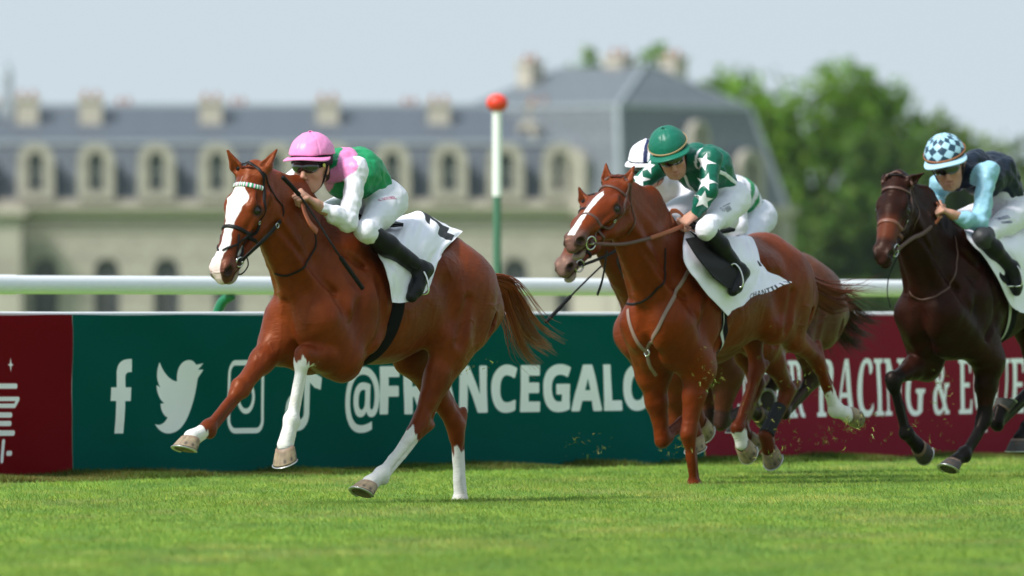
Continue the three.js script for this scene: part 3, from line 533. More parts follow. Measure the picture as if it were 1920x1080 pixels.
  // ears, hollow in front
  const earCuts = [];
  S.ears.forEach((tip, i) => {
    const s = i ? 1 : -1, a = H(0.02, -0.045, 0.058 * s), b = P(tip), m = a.clone().lerp(b, 0.4), d = b.clone().sub(a).normalize(), f = (S.earFace ?? V(1, 0.1, 0)).clone(); f.addScaledVector(d, -f.dot(d)).normalize();
    head.push(cap(a, m, 0.03, 0.034, 0.03), cap(m, b, 0.034, 0.006, 0.01));
    earCuts.push(cut(cap(m.clone().addScaledVector(f, 0.034), b.clone().addScaledVector(f, 0.018), 0.026, 0.006), 0.008));
  });
  for (const s of [-1, 1]) {
    earCuts.push(cut(ell(H(0.566, -0.044, 0.068 * s), 0.034 * hs, 0.021 * hs, 0.026 * hs, 0.01, hx.clone().multiplyScalar(0.8).addScaledVector(hy, 0.6).normalize(), hy.clone().multiplyScalar(0.8).addScaledVector(hx, -0.6).normalize(), hz), 0.01));
    earCuts.push(cut(ell(H(0.205, -0.066, 0.105 * s), 0.024 * hs, 0.017 * hs, 0.018 * hs, 0.01, hx, hy, hz), 0.012)); // eye
    earCuts.push(cut(ell(H(0.135, -0.05, 0.098 * s), 0.028 * hs, 0.018 * hs, 0.014 * hs, 0.01, hx, hy, hz), 0.03)); // hollow above it
    earCuts.push(cut(cap(H(0.30, -0.12, 0.078 * s), H(0.46, -0.09, 0.062 * s), 0.014, 0.012), 0.03)); // hollow below the facial crest
    earCuts.push(cut(cap(H(0.475, -0.108 - (S.mouth ?? 0) * 0.3, 0.045 * s), H(0.585, -0.115 - (S.mouth ?? 0) * 0.5, 0.034 * s), 0.004, 0.0075 + (S.mouth ?? 0) * 0.4), 0.005)); // mouth
  }
  earCuts.push(cut(cap(H(0.5, -0.112 - (S.mouth ?? 0) * 0.45, 0), H(0.61, -0.112 - (S.mouth ?? 0) * 0.5, 0), 0.003, 0.005 + (S.mouth ?? 0) * 0.45), 0.005));
  // legs
  const legs = [];
  const lens = {};
  for (const side of ['L', 'R']) {
    const s = side === 'L' ? -1 : 1, j = S.fore[side].map(P), [el, kn, fe, co] = j;
    lens['fore' + side] = [el.distanceTo(kn), kn.distanceTo(fe), fe.distanceTo(co), co.distanceTo(j[4])].map((v) => v.toFixed(2)).join(' ');
    const sh = T(0.325, -0.56, 0.13 * s), m = el.clone().lerp(kn, 0.42), A = limbAxes(el, kn), K = limbAxes(kn, fe), F = limbAxes(fe, co);
    C(sh, el, 0.12, 0.102, 0.08, 0.95); C(T(0.02, -0.45, 0.14 * s), el.clone().addScaledVector(A.back, 0.03), 0.13, 0.085, 0.09, 0.8);
    C(el.clone().addScaledVector(A.back, 0.02), m, 0.086, 0.067, 0.05, 0.95); C(m, kn, 0.068, 0.044, 0.04, 0.95);
    C(el.clone().addScaledVector(A.back, -0.03), m.clone().addScaledVector(A.back, -0.022), 0.06, 0.045, 0.03, 0.9);
    B.push(ell(el.clone().addScaledVector(A.back, 0.085).addScaledVector(A.d, -0.015), 0.045, 0.045, 0.04, 0.05));
    C(kn.clone().addScaledVector(A.d, -0.035), kn.clone().addScaledVector(K.d, 0.045), 0.046, 0.041, 0.03); B.push(ell(kn.clone().addScaledVector(K.back, 0.032).addScaledVector(A.d, -0.01), 0.03, 0.035, 0.026, 0.03)); B.push(ell(kn.clone().addScaledVector(A.back, -0.02), 0.036, 0.042, 0.042, 0.02));
    C(kn, fe, 0.029, 0.026, 0.03); C(kn.clone().addScaledVector(K.back, 0.036), fe.clone().addScaledVector(K.back, 0.033), 0.018, 0.019, 0.007); 
    B.push(ell(fe, 0.039, 0.039, 0.036, 0.03), ell(fe.clone().addScaledVector(K.back, 0.032).addScaledVector(F.d, 0.012), 0.03, 0.033, 0.032, 0.025));
    C(fe, co, 0.031, 0.042, 0.03); C(fe.clone().addScaledVector(F.back, 0.024), co.clone().addScaledVector(F.back, 0.03), 0.02, 0.028, 0.02);
    legs.push({ j: [kn, fe, co, j[4]], sock: S.socks?.['fore' + side], hoof: S.hooves?.['fore' + side], fore: true });
  }
  for (const side of ['L', 'R']) {
    const s = side === 'L' ? -1 : 1, j = S.hind[side].map(P), [st, ho, fe, co] = j;
    lens['hind' + side] = [st.distanceTo(ho), ho.distanceTo(fe), fe.distanceTo(co), co.distanceTo(j[4])].map((v) => v.toFixed(2)).join(' ');
    const hip = T(-0.93, -0.30, 0.135 * s), A = limbAxes(st, ho), K = limbAxes(ho, fe), F = limbAxes(fe, co), g = st.clone().lerp(ho, 0.45), but = T(-1.14, -0.36, 0.1 * s);
    C(hip, st.clone().addScaledVector(A.d, -0.03), 0.185, 0.125, 0.09, 0.68); C(T(-0.66, -0.22, 0.14 * s), st, 0.09, 0.10, 0.09, 0.75);
    C(T(-1.0, -0.24, 0.1 * s), but, 0.13, 0.105, 0.07, 0.8); C(but, g.clone().addScaledVector(A.back, 0.055), 0.115, 0.055, 0.07, 0.75);
    C(T(-1.02, -0.42, 0.14 * s), st.clone().lerp(ho, 0.18).addScaledVector(A.back, 0.07), 0.12, 0.07, 0.06, 0.7);
    C(st, g, 0.108, 0.078, 0.05, 0.72); C(g, ho, 0.074, 0.044, 0.04, 0.85); C(g.clone().addScaledVector(A.back, 0.045), ho.clone().addScaledVector(A.back, 0.068).addScaledVector(A.d, -0.045), 0.036, 0.018, 0.025);
    const bis = A.back.clone().add(K.back).normalize();
    C(ho.clone().addScaledVector(A.d, -0.03), ho.clone().addScaledVector(K.d, 0.06), 0.048, 0.042, 0.03); C(ho.clone().addScaledVector(bis, 0.02), ho.clone().addScaledVector(bis, 0.072).addScaledVector(K.d, -0.055), 0.034, 0.024, 0.03); C(ho.clone().addScaledVector(bis, 0.06).addScaledVector(K.d, -0.03), ho.clone().addScaledVector(K.back, 0.035).addScaledVector(K.d, 0.1), 0.026, 0.02, 0.02);
    C(ho, fe, 0.035, 0.029, 0.03); C(ho.clone().addScaledVector(K.back, 0.043), fe.clone().addScaledVector(K.back, 0.035), 0.019, 0.02, 0.007);
    B.push(ell(fe, 0.041, 0.041, 0.038, 0.03), ell(fe.clone().addScaledVector(K.back, 0.034).addScaledVector(F.d, 0.012), 0.03, 0.034, 0.032, 0.025));
    C(fe, co, 0.032, 0.042, 0.03); C(fe.clone().addScaledVector(F.back, 0.024), co.clone().addScaledVector(F.back, 0.03), 0.02, 0.028, 0.02);
    legs.push({ j: [ho, fe, co, j[4]], sock: S.socks?.['hind' + side], hoof: S.hooves?.['hind' + side] });
  }
  if (S.show) console.log(S.label, JSON.stringify(lens), 'head', hl.toFixed(2), 'trunk', bl.toFixed(2), 'withers', w.y.toFixed(2), 'croup', cr.y.toFixed(2));
  // flank and other hollows
  const cuts = [];
  for (const s of [-1, 1]) { E(T(0.0, -0.60, 0.19 * s), 0.12, 0.12, 0.062, 0.03); E(T(-0.96, -0.40, 0.17 * s), 0.16, 0.2, 0.085, 0.04); B.push(ell(P(S.hind[s < 0 ? 'L' : 'R'][0]).addScaledVector(ax, 0.06).add(V(0, 0.02, 0.02 * s)), 0.05, 0.065, 0.045, 0.035)); C(T(0.10, -0.26, 0.15 * s), T(0.24, -0.50, 0.20 * s), 0.05, 0.055, 0.03); }
  for (const s of [-1, 1]) {
    cuts.push(cut(cap(T(-0.62, -0.30, 0.30 * s), T(-0.68, -0.46, 0.31 * s), 0.045, 0.06), 0.09));
    cuts.push(cut(cap(T(0.14, -0.34, 0.245 * s), T(0.30, -0.20, 0.19 * s), 0.02, 0.02), 0.06));
    cuts.push(cut(cap(T(-0.08, -0.62, 0.27 * s), T(0.0, -0.3, 0.262 * s), 0.022, 0.02), 0.04)); // edge behind the shoulder
    cuts.push(cut(cap(T(-1.10, -0.2, 0.16 * s), T(-1.03, -0.62, 0.262 * s), 0.018, 0.02), 0.03)); // between the haunch muscles
    cuts.push(cut(cap(T(-0.90, -0.44, 0.31 * s), T(-0.96, -0.62, 0.3 * s), 0.02, 0.012), 0.045));
  }
  for (const s of [-1, 1]) {
    cuts.push(cut(cap(T(0.02, -0.70, 0.235 * s), T(-0.10, -0.50, 0.285 * s), 0.02, 0.024), 0.035)); // lower border of the triceps
    cuts.push(cut(cap(T(0.36, -0.36, 0.2 * s), T(0.25, -0.52, 0.262 * s), 0.018, 0.02), 0.035)); // before the shoulder
    cuts.push(cut(cap(T(-0.78, -0.34, 0.275 * s), T(-0.74, -0.58, 0.27 * s), 0.02, 0.026), 0.045)); // behind the flank
    for (let r = 0; r < 6; r++) cuts.push(cut(cap(T(-0.22 - r * 0.07, -0.36, 0.282 * s), T(-0.30 - r * 0.07, -0.60, 0.252 * s), 0.002, 0.002), 0.02)); // ribs
  }
  cuts.push(cut(cap(T(0.50, -0.48, 0), T(0.49, -0.74, 0), 0.018, 0.02), 0.045));
  for (const s of [-1, 1]) cuts.push(cut(cap(H(0.17, -0.2, 0.075 * s), T(0.30, -0.40, 0.175 * s), 0.012, 0.016), 0.035), cut(cap(H(0.0, -0.09, 0.09 * s), T(0.08, -0.24, 0.185 * s), 0.008, 0.014), 0.04));
  // the fields: head blends into neck
  const prims = [...B, ...cuts, ...head, ...earCuts];
  const field = (x, y, z) => evaluate(prims, x, y, z);
  const vein = (x, y, z) => { const r = Math.abs(noise(x * 6.5 + 3 * noise(x * 5, y * 5, z * 5), y * 6.5, z * 6.5 + 2)); return r < 0.07 ? (1 - r / 0.07) * clamp(0.5 + 1.6 * noise(x * 3.1, y * 3.1, z * 3.1 + 7)) : 0; };
  const disp = (x, y, z) => 0.004 * noise(x * 7, y * 7, z * 7) + 0.0030 * noise(x * 17 + y * 8, y * 11, z * 17) + 0.0009 * noise(x * 40 + y * 12, y * 24, z * 40) - 0.003 * vein(x, y, z);
  if (S.patchAt) S.patches = S.patchAt.map((k) => { const r = fr.ray(...k.px), c = hit(field, r.o, r.d, r.o.length() - 3.5, r.o.length() + 4) ?? w, d = P([...k.to, c.z]).sub(c).normalize(); return { at: c, dir: d, len: k.len, wid: k.wid, color: k.color }; });
  // coat
  const coat = S.coat, q3 = V(0, 0, 0);
  const color = (x, y, z, nx, ny, nz) => {
    const n = fbm(x * 5, y * 5, z * 5), f = noise(x * 60 + y * 30, y * 22, z * 60);
    let c = mix3(coat.a, coat.b, clamp(0.5 + 0.6 * n + 0.25 * f));
    const [u, v, q] = toHead(x, y, z), inHead = u > -0.12 && u < 0.75 && Math.abs(q) < 0.16 && v > -0.3;
    if (S.belly) c = mix3(c, S.belly, smooth(-0.55, -0.8, (q3.set(x, y, z).sub(w)).dot(ay)) * 0.5);
    // points: nearest leg
    for (const L of legs) {
      const [a, b, d] = L.j; let best = 9, t = 0;
      for (const [p, r, o] of [[a, b, 0], [b, d, 1]]) { const e = r.clone().sub(p), g = clamp(q3.set(x, y, z).sub(p).dot(e) / e.lengthSq(), o ? 0 : -0.6, o ? 1.5 : 1), dd = q3.set(x, y, z).sub(p).addScaledVector(e, -g).length(); if (dd < best) { best = dd; t = o + g; } }
      if (best > 0.1 || L.j[0].z * z < -0.002) continue;
      if (coat.points) c = mix3(c, coat.points, smooth(-0.75 + 0.15 * n, 0.1, t));
      else c = mix3(c, coat.b, 0.5 * smooth(-0.2, 0.6, t));
      const edge = t + 0.07 * noise(x * 38, y * 10, z * 38) + 0.05 * noise(x * 90, 1, z * 90);
      if (L.sock != null) { const lim = L.sock; if (edge > lim) c = mix3(c, [0.72, 0.70, 0.67], smooth(lim, lim + 0.03, edge)); if (edge > lim) c = mix3(c, [0.42, 0.36, 0.26], 0.5 * smooth(0.1, 0.7, fbm(x * 14, y * 9, z * 14 + 3))); }
    }
    for (const k of S.patches ?? []) { q3.set(x, y, z).sub(k.at); const a = q3.dot(k.dir), o = Math.sqrt(Math.max(0, q3.lengthSq() - a * a)), m = smooth(1, 0.35, Math.hypot(a / k.len, o / k.wid) + 0.25 * noise(x * 70, y * 40, z * 70)); if (m > 0) c = mix3(c, k.color, 0.55 * m); }
    if (inHead) {
      if (coat.nose && v > -0.1) c = mix3(c, coat.nose, 0.75 * smooth(0.26, 0.36, u + 0.03 * n) * smooth(0.5, 0.44, u));
      const nose = smooth(0.44, 0.54, u + 0.02 * n);
      c = mix3(c, coat.muzzle ?? [0.05, 0.035, 0.03], nose * (coat.muzzleMix ?? 0.75));
      const eye = Math.hypot((u - 0.205) * 1.0, v + 0.066); if (Math.abs(q) > 0.06 && eye < 0.05) c = mix3(c, [0.03, 0.016, 0.012], 1 - smooth(0.022, 0.045, eye));
      if (S.blaze) { const m = S.blaze(u, v, q, noise(x * 40, y * 40, z * 40)); if (m) c = mix3(c, m[1], m[0]); }
      const nos = Math.hypot(u - 0.566, (v + 0.045) * 1.4), mo = 0.115 + (S.mouth ?? 0) * 0.5; if (Math.abs(q) > 0.03 && nos < 0.055) c = mix3(c, [0.022, 0.014, 0.012], 1 - smooth(0.022, 0.05, nos)); if (u > 0.5 && Math.abs(v + mo) < 0.008 + (S.mouth ?? 0) * 0.4) c = mix3(c, [0.05, 0.018, 0.016], 0.85); if (S.lip && u > 0.5 && v < -mo + 0.016 && v > -mo - 0.06) c = mix3(c, S.lip, 0.6 * smooth(0.5, 0.55, u) * (Math.abs(v + mo) > 0.007 ? 1 : 0));
      if (u < 0.03) c = mix3(c, coat.ear ?? c, 0.6);
    }
    return c;
  };
  // one skin: fine about the head, coarser over the body, from the same field
  const isHead = (x, y, z) => (V(x, y, z).sub(poll).dot(hx) > -0.24) && V(x, y, z).distanceTo(H(0.28, -0.05, 0)) < 0.62;
  const hp = H(0.28, -0.05, 0), box3 = (c, r) => ({ lo: [c.x - r, c.y - r, c.z - r], hi: [c.x + r, c.y + r, c.z + r] });
  const neckPlane = (x, y, z) => { const d = V(x, y, z).sub(H(0.1, -0.1, 0)), nd = n1.clone().sub(H(0.1, -0.1, 0)).normalize(); return d.dot(nd); };
  const NP = 0.19;
  const clip = (g, test) => { const p = g.attributes.position, id = g.index.array, out = []; for (let i = 0; i < id.length; i += 3) if (test(p.getX(id[i]), p.getY(id[i]), p.getZ(id[i])) || test(p.getX(id[i + 1]), p.getY(id[i + 1]), p.getZ(id[i + 1]))) out.push(id[i], id[i + 1], id[i + 2]); g.setIndex(out); return g; };
  const hb = box3(hp, 0.5);
  const nearHead = (x, y, z) => neckPlane(x, y, z) < NP && hp.distanceTo(V(x, y, z)) < 0.52;
  const gHead = clip(skin(prims, S.headCell, { color, disp, ...hb, keep: (x, y, z, h) => neckPlane(x, y, z) < NP + h }), (x, y, z) => nearHead(x, y, z));
  const gBody = clip(skin(prims, S.cell, { color, disp }), (x, y, z) => !(neckPlane(x, y, z) < NP - S.cell * 0.7 && hp.distanceTo(V(x, y, z)) < 0.52));
  const gBoth = (() => { const a = gHead, b = gBody, g = new THREE.BufferGeometry(); for (const k of ['position', 'normal', 'color']) { const A = a.attributes[k].array, D = b.attributes[k].array, R = new Float32Array(A.length + D.length); R.set(A); R.set(D, A.length); g.setAttribute(k, new THREE.BufferAttribute(R, 3)); } const o = a.attributes.position.count, I = [...a.index.array]; for (const i of b.index.array) I.push(i + o); g.setIndex(I); const q = g.attributes.position, uv = new Float32Array(q.count * 2); for (let i = 0; i < q.count; i++) { uv[2 * i] = q.getX(i) * 0.85 + q.getZ(i) * 0.6; uv[2 * i + 1] = q.getY(i) + q.getZ(i) * 0.15; } g.setAttribute('uv', new THREE.BufferAttribute(uv, 2)); return g; })();
  part('body', gBoth, S.dark ? darkCoatM : coatM, root);
  for (const s of [-1, 1]) { const e = part('eye', new THREE.SphereGeometry(0.0255 * hs, 20, 14), eyeM, root); e.position.copy(H(0.205, -0.067, 0.083 * s)); }
  // hooves with shoes
  for (const L of legs) {
    const [, fe, co, toe] = L.j, d = toe.clone().sub(co).normalize(), lat = V(0, 0, 1).addScaledVector(d, -d.z).normalize(), up0 = lat.clone().cross(d).normalize();
    const s = d.clone().multiplyScalar(Math.cos(0.87)).addScaledVector(up0, Math.sin(0.87)), u = lat.clone().cross(s).normalize();
    const front = co.clone().addScaledVector(s, 0.05), bot = front.clone().addScaledVector(s, 0.06).addScaledVector(u, -0.08);
    const pos = [], nor = [], col = [], idx = [], M = 30, rings = 9, horn = L.hoof ?? [0.36, 0.27, 0.17];
    for (let i = 0; i <= rings; i++) for (let k = 0; k <= M; k++) {
      const t = i / rings, a = k / M * 2 * Math.PI, ca = Math.cos(a), sa = Math.sin(a), rl = lerp(0.054, 0.074, t), rw = lerp(0.052, 0.07, t) * (ca < -0.3 ? 1 - 0.12 * (-ca - 0.3) : 1), cl = ca > 0 ? ca : ca * 0.86;
      const c = front.clone().lerp(bot, t).addScaledVector(s, -rl).addScaledVector(u, t * 0.0).addScaledVector(u, (1 - t) * (ca < 0 ? ca * 0.022 : 0));
      const b = Math.sin(t * 3.14) * 0.0015 + (i === 0 ? -0.004 : 0) + (t > 0.05 && t < 0.2 ? 0.002 : 0);
      pos.push(...c.addScaledVector(s, cl * (rl + b)).addScaledVector(lat, sa * (rw + b)).toArray());
      const n = 0.85 + 0.25 * noise(a * 9, t * 1.5, 3) + 0.12 * noise(a * 3, t * 9, 8), grime = smooth(0.25, 0.6, noise(a * 2.3 + co.x * 5, t * 3, co.y * 9));
      let c3 = horn.map((v) => v * n); c3 = mix3(c3, [0.11, 0.07, 0.045], 0.55 * grime); if (t < 0.18) c3 = mix3(c3, [0.26, 0.16, 0.11], 0.6);
      if (t > 0.66 && t < 0.82 && Math.abs(sa) > 0.35 && ca > -0.35 && (k % 3 === 0)) c3 = [0.05, 0.04, 0.035];
      col.push(...c3); if (i < rings && k < M) { const o = i * (M + 1) + k; idx.push(o, o + 1, o + M + 1, o + 1, o + M + 2, o + M + 1); }
    }
    const o = pos.length / 3, cc = bot.clone().addScaledVector(s, -0.07).addScaledVector(u, 0.008); pos.push(...cc.toArray()); col.push(0.06, 0.05, 0.035);
    for (let k = 0; k < M; k++) idx.push(rings * (M + 1) + k, rings * (M + 1) + k + 1, o);
    const g = new THREE.BufferGeometry(); g.setAttribute('position', new THREE.Float32BufferAttribute(pos, 3)); g.setAttribute('color', new THREE.Float32BufferAttribute(col, 3)); g.setIndex(idx); g.computeVertexNormals();
    const hoof = part('hoof', g, vmat(0.6), root);
    const sp = []; for (let k = 0; k <= 16; k++) { const a = lerp(-2.2, 2.2, k / 16), ca = Math.cos(a); sp.push(bot.clone().addScaledVector(s, -0.074 + (ca > 0 ? ca : ca * 0.86) * 0.069).addScaledVector(lat, Math.sin(a) * 0.065).addScaledVector(u, -0.004)); }
    part('shoe', tube(sp, 0.0105, { sides: 8, normals: sp.map(() => u), flat: 0.42, seg: 40 }), shoeM, hoof);
  }
  // tail and mane
  seed = S.seed ?? 3;
  if (S.tail) {
    const dock = T(-1.12, -0.19, 0), path = [dock, ...S.tail.path.map(P)], curve = new THREE.CatmullRomCurve3(path, false, 'centripetal'), list = [];
    const locks = Array.from({ length: 19 }, () => [rr(0, 6.28), Math.sqrt(rnd()), rr(0.72, 1), rr(0, 9), rr(0.7, 1.25)]);
    for (let i = 0; i < (S.tail.n ?? 420) * 1.5; i++) {
      const loose = rnd() < 0.14, K = locks[i % locks.length], a = loose ? rr(0, 6.28) : K[0] + rr(-0.22, 0.22), r = loose ? Math.sqrt(rnd()) * 1.25 : K[1] + rr(-0.16, 0.16), len = K[2] * rr(0.75, 1) * (loose ? 1.05 : 1), fly = loose ? 1.9 : 1, f1 = loose ? rr(0, 9) : K[3] + rr(-0.12, 0.12), wob = loose ? rr(0.01, 0.03) : 0.026, sp = S.tail.spread * fly, pts = [];
      for (let k = 0; k <= 9; k++) { const t = k / 9 * Math.min(1, len), p = curve.getPoint(Math.min(1, t)), e = 0.028 + sp * Math.sin(Math.min(1, t * 1.1) * 1.9) * (0.4 + 0.6 * t); p.add(V(Math.cos(a) * 0.6, Math.sin(a), Math.cos(a + 1.3)).multiplyScalar(r * e)); p.add(V(noise(t * 2.2, f1, 1), noise(t * 2.2, f1, 5), noise(t * 2.2, f1, 9)).multiplyScalar(wob * (0.3 + t * 2.4))); pts.push(p); }
      const tone = rr(0.75, 1.2) * K[4], ca = S.tail.a.map((v) => v * tone), cb = S.tail.b.map((v) => v * tone), pale = rnd();
      list.push(tube(pts, (t) => 0.0034 * (1.05 - t * 0.9), { sides: 4, seg: 12, cap: false, color: (t) => mix3(ca, cb, smooth(S.tail.from ?? 0.3, 0.9, t + (pale - 0.5) * 0.6)) }));
    }
    part('tail', list, hairM, root);
  }
  const mn = S.mane ?? {}; {
    const list = [], col = mn.color ?? coat.b;
    for (let i = 0; i < (mn.n ?? 200); i++) {
      const t = rnd(), base = t < 0.5 ? cr0.clone().lerp(cr1, t * 2) : cr1.clone().lerp(cr2, t * 2 - 1); base.add(V(0, 0.045, rr(-0.012, 0.02)));
      const L = rr(0.05, 0.12), back = ax.clone().multiplyScalar(-1), pts = []; for (let k = 0; k <= 4; k++) { const f = k / 4; pts.push(base.clone().addScaledVector(back, L * f * rr(0.6, 0.9)).add(V(0, L * (0.28 * f - 0.55 * f * f), f * L * 0.75 + rr(-0.006, 0.006)))); }
      const tone = rr(0.7, 1.25); list.push(tube(pts, (q) => 0.0036 * (1.05 - q), { sides: 4, seg: 6, cap: false, color: () => col.map((v) => v * tone) }));
    }
    for (let i = 0; i < (mn.forelock ?? 46); i++) {
      const b = H(-0.005, 0.012, rr(-0.035, 0.035)), L = rr(0.06, 0.12), sd = rr(-0.4, 0.6), pts = []; for (let k = 0; k <= 4; k++) { const f = k / 4; pts.push(b.clone().add(V(-0.35 * L * f, L * (0.35 * f - 0.15 * f * f), 0)).addScaledVector(hx, L * f * f * rr(0.2, 0.5)).addScaledVector(hz, sd * L * f)); }
      const tone = rr(0.75, 1.25); list.push(tube(pts, (q) => 0.0036 * (1.05 - q), { sides: 4, seg: 6, cap: false, color: () => col.map((v) => v * tone) }));
    }
    part('mane', list, hairM, root);
  }
  const on = (x, y, z = -0.15) => { const r = fr.ray(x, y), p = hit(field, r.o, r.d, r.o.length() - 3.5, r.o.length() + 4); return p ?? P([x, y, z]); };
  return { S, fr, P, T, H, on, hx, hy, hz, hs, w, ax, ay, prims, field, root, poll };
}
// ---------------------------------------------------------------- tack
function onto(field, p, off = 0.003) { const q = p.clone(); for (let i = 0; i < 6; i++) { const d = field(q.x, q.y, q.z); if (Math.abs(d - off) < 0.0004) break; q.addScaledVector(gradient(field, q), off - d); } return q; }
// a strap that follows the surface through rough points
function strap(field, pts, width, { flat = 0.28, off = 0.003, closed = false, n = 30, color = null } = {}) {
  const c = new THREE.CatmullRomCurve3(pts, closed, 'centripetal'), q = [], nn = [];
  for (let i = 0; i < n + (closed ? 0 : 1); i++) { const p = onto(field, c.getPoint(i / n), off); q.push(p); nn.push(gradient(field, p)); }
  return tube(q, width / 2, { normals: nn, flat, closed, sides: 8, seg: n * 2, color });
}
// where rays towards a centre, all round in one plane, meet the surface
function ringPoints(field, c, e1, e2, n = 36, R = 0.6) { const out = []; for (let i = 0; i < n; i++) { const a = i / n * 2 * Math.PI, d = e1.clone().multiplyScalar(Math.cos(a)).addScaledVector(e2, Math.sin(a)); const p = hit(field, c.clone().addScaledVector(d, R), d.clone().negate(), 0, R); if (p) out.push(p); } return out; }
function bitRing(c, n, r, w) { const u = Math.abs(n.y) < 0.9 ? V(0, 1, 0) : V(1, 0, 0); u.addScaledVector(n, -u.dot(n)).normalize(); const v = n.clone().cross(u), p = []; for (let i = 0; i < 24; i++) { const a = i / 24 * 2 * Math.PI; p.push(c.clone().addScaledVector(u, r * Math.cos(a)).addScaledVector(v, r * Math.sin(a))); } return tube(p, w, { closed: true, sides: 8, seg: 48 }); }
function bridle(h, o) {
  const { H, field, fr } = h, t = fr.place(thing('bridle', o.label, 'bridle', 'bridles of the racehorses')), L = o.leather, q = (a) => a.map((v) => H(...v)), m = o.mouth ?? 0;
  const nb = ringPoints(field, H(o.nose ?? 0.36, -0.075, 0), h.hy, h.hz, 30, 0.3); part('noseband', strap(field, nb, o.noseWidth ?? 0.022, { closed: true, n: 30, flat: 0.35 }), o.noseLeather ?? L, t);
  for (const s of [-1, 1]) {
    part('cheek_strap', strap(field, q([[0.475, -0.10 - m, 0.06 * s], [0.38, -0.115, 0.075 * s], [0.25, -0.135, 0.10 * s], [0.13, -0.085, 0.1 * s], [0.05, -0.06, 0.095 * s], [-0.012, -0.01, 0.065 * s], [-0.04, 0.015, 0.0]]), 0.018, { n: 34, flat: 0.35 }), L, t);
    if (o.drop) part('cross_strap', strap(field, q([[0.30, -0.10, 0.085 * s], [0.40, -0.05, 0.06 * s], [0.47, 0.0, 0.012 * s]]), 0.013, { n: 16, flat: 0.4 }), L, t);
    if (o.drop) part('cross_strap', strap(field, q([[0.36, -0.03, 0.06 * s], [0.44, -0.06, 0.065 * s], [0.50, -0.10, 0.055 * s], [0.49, -0.16, 0.0]]), 0.013, { n: 16, flat: 0.4 }), L, t);
    part('buckle', bitRing(onto(field, H(0.25, -0.13, 0.1 * s), 0.007), gradient(field, H(0.25, -0.13, 0.1 * s)), 0.011, 0.0025), steel, t);
    const rc = onto(field, H(0.482, -0.105 - m, 0.07 * s), 0.008); part('bit_ring', bitRing(rc, h.hz.clone().addScaledVector(h.hx, 0.25 * s).normalize(), o.ring ?? 0.034, 0.005), steel, t);
  }
  part('bit', tube(q([[0.482, -0.105 - m, 0.075], [0.487, -0.108 - m * 0.6, 0], [0.482, -0.105 - m, -0.075]]), 0.007, { sides: 8 }), steel, t);
  const brow = strap(field, q([[0.075, -0.06, -0.1], [0.085, -0.02, -0.08], [0.092, 0.02, -0.035], [0.094, 0.03, 0], [0.092, 0.02, 0.035], [0.085, -0.02, 0.08], [0.075, -0.06, 0.1]]), o.brow ? 0.026 : 0.02, { n: 60, flat: 0.4, color: o.brow });
  part('browband', brow, o.brow ? vmat(0.5) : L, t);
  part('throatlash', strap(field, q([[0.0, -0.03, 0.08], [0.05, -0.14, 0.1], [0.1, -0.24, 0.06], [0.11, -0.27, 0], [0.1, -0.24, -0.06], [0.05, -0.14, -0.1], [0.0, -0.03, -0.08]]), 0.012, { n: 34, flat: 0.5, off: 0.005 }), L, t);
  for (const r of o.reins ?? []) {
    const pts = r.pts.map((a) => a.length === 3 ? fr.P(a) : a[0]); if (r.from) pts.unshift(onto(field, H(0.482, -0.105 - m, 0.07 * r.from), 0.01).addScaledVector(h.hx, 0.0));
    part(r.name ?? 'rein', tube(pts, (r.w ?? 0.018) / 2, { sides: 8, normals: pts.map((p, i) => r.up ?? V(-0.3, 0.2, -1).normalize()), flat: r.flat ?? 0.35, seg: pts.length * 8 }), r.m ?? L, t);
  }
  for (const b of o.rings ?? []) part('rein_ring', bitRing(fr.P(b), V(0, 0, 1), 0.013, 0.003), steel, t);
  return t;
}
function neckStrap(h, label, pts, m, w = 0.014, category = 'neck strap') { const t = h.fr.place(thing('neck_strap', label, category, 'straps round the horses necks')); part('strap', strap(h.field, pts, w, { n: 40, flat: 0.5, off: 0.004 }), m, t); return t; }
// a saddle cloth from rows of points over the near side; the far side is its mirror
function saddleCloth(h, label, rows, draw, wave = 0.013) {
  const P = h.fr.P, t = h.fr.place(thing('saddle_cloth', label, 'saddle cloth', 'white saddle cloths'));
  const all = rows.map((r) => { const near = r.map((q) => P(q)), top = near[0], far = near.slice(1).reverse().map((p, i) => { const o = p.clone(); o.z = Math.abs(p.z) * 0.96; return o; }); return [...far, top, ...near.slice(1)]; });
  // keep the cloth off the coat
  for (const r of all) for (const p of r) { const d = h.field(p.x, p.y, p.z); if (d < 0.012) p.addScaledVector(gradient(h.field, p), 0.012 - d); }
  const g = sheet(all, 70, 60, 0.004, (u, v) => wave * noise(u * 9 + v * 3, v * 6, 3) + wave * 0.5 * noise(u * 22, v * 14, 8)); 
  const p = g.attributes.position; for (let i = 0; i < p.count; i++) { const q = V(p.getX(i), p.getY(i), p.getZ(i)), d = h.field(q.x, q.y, q.z), lim = i < p.count / 2 ? 0.009 : 0.006; if (d < lim) { q.addScaledVector(gradient(h.field, q), lim - d); p.setXYZ(i, q.x, q.y, q.z); } }
  g.computeVertexNormals();
  const tex = canvas(1024, 1024, (c) => { c.fillStyle = '#ece9f1'; c.fillRect(0, 0, 1024, 1024); if (draw) { c.fillStyle = c.strokeStyle = '#16181b'; draw(c); } });
  part('cloth', g, new THREE.MeshPhysicalMaterial({ map: tex, roughness: 0.62, side: THREE.DoubleSide, sheen: 0.2 }), t);
  return t;
}
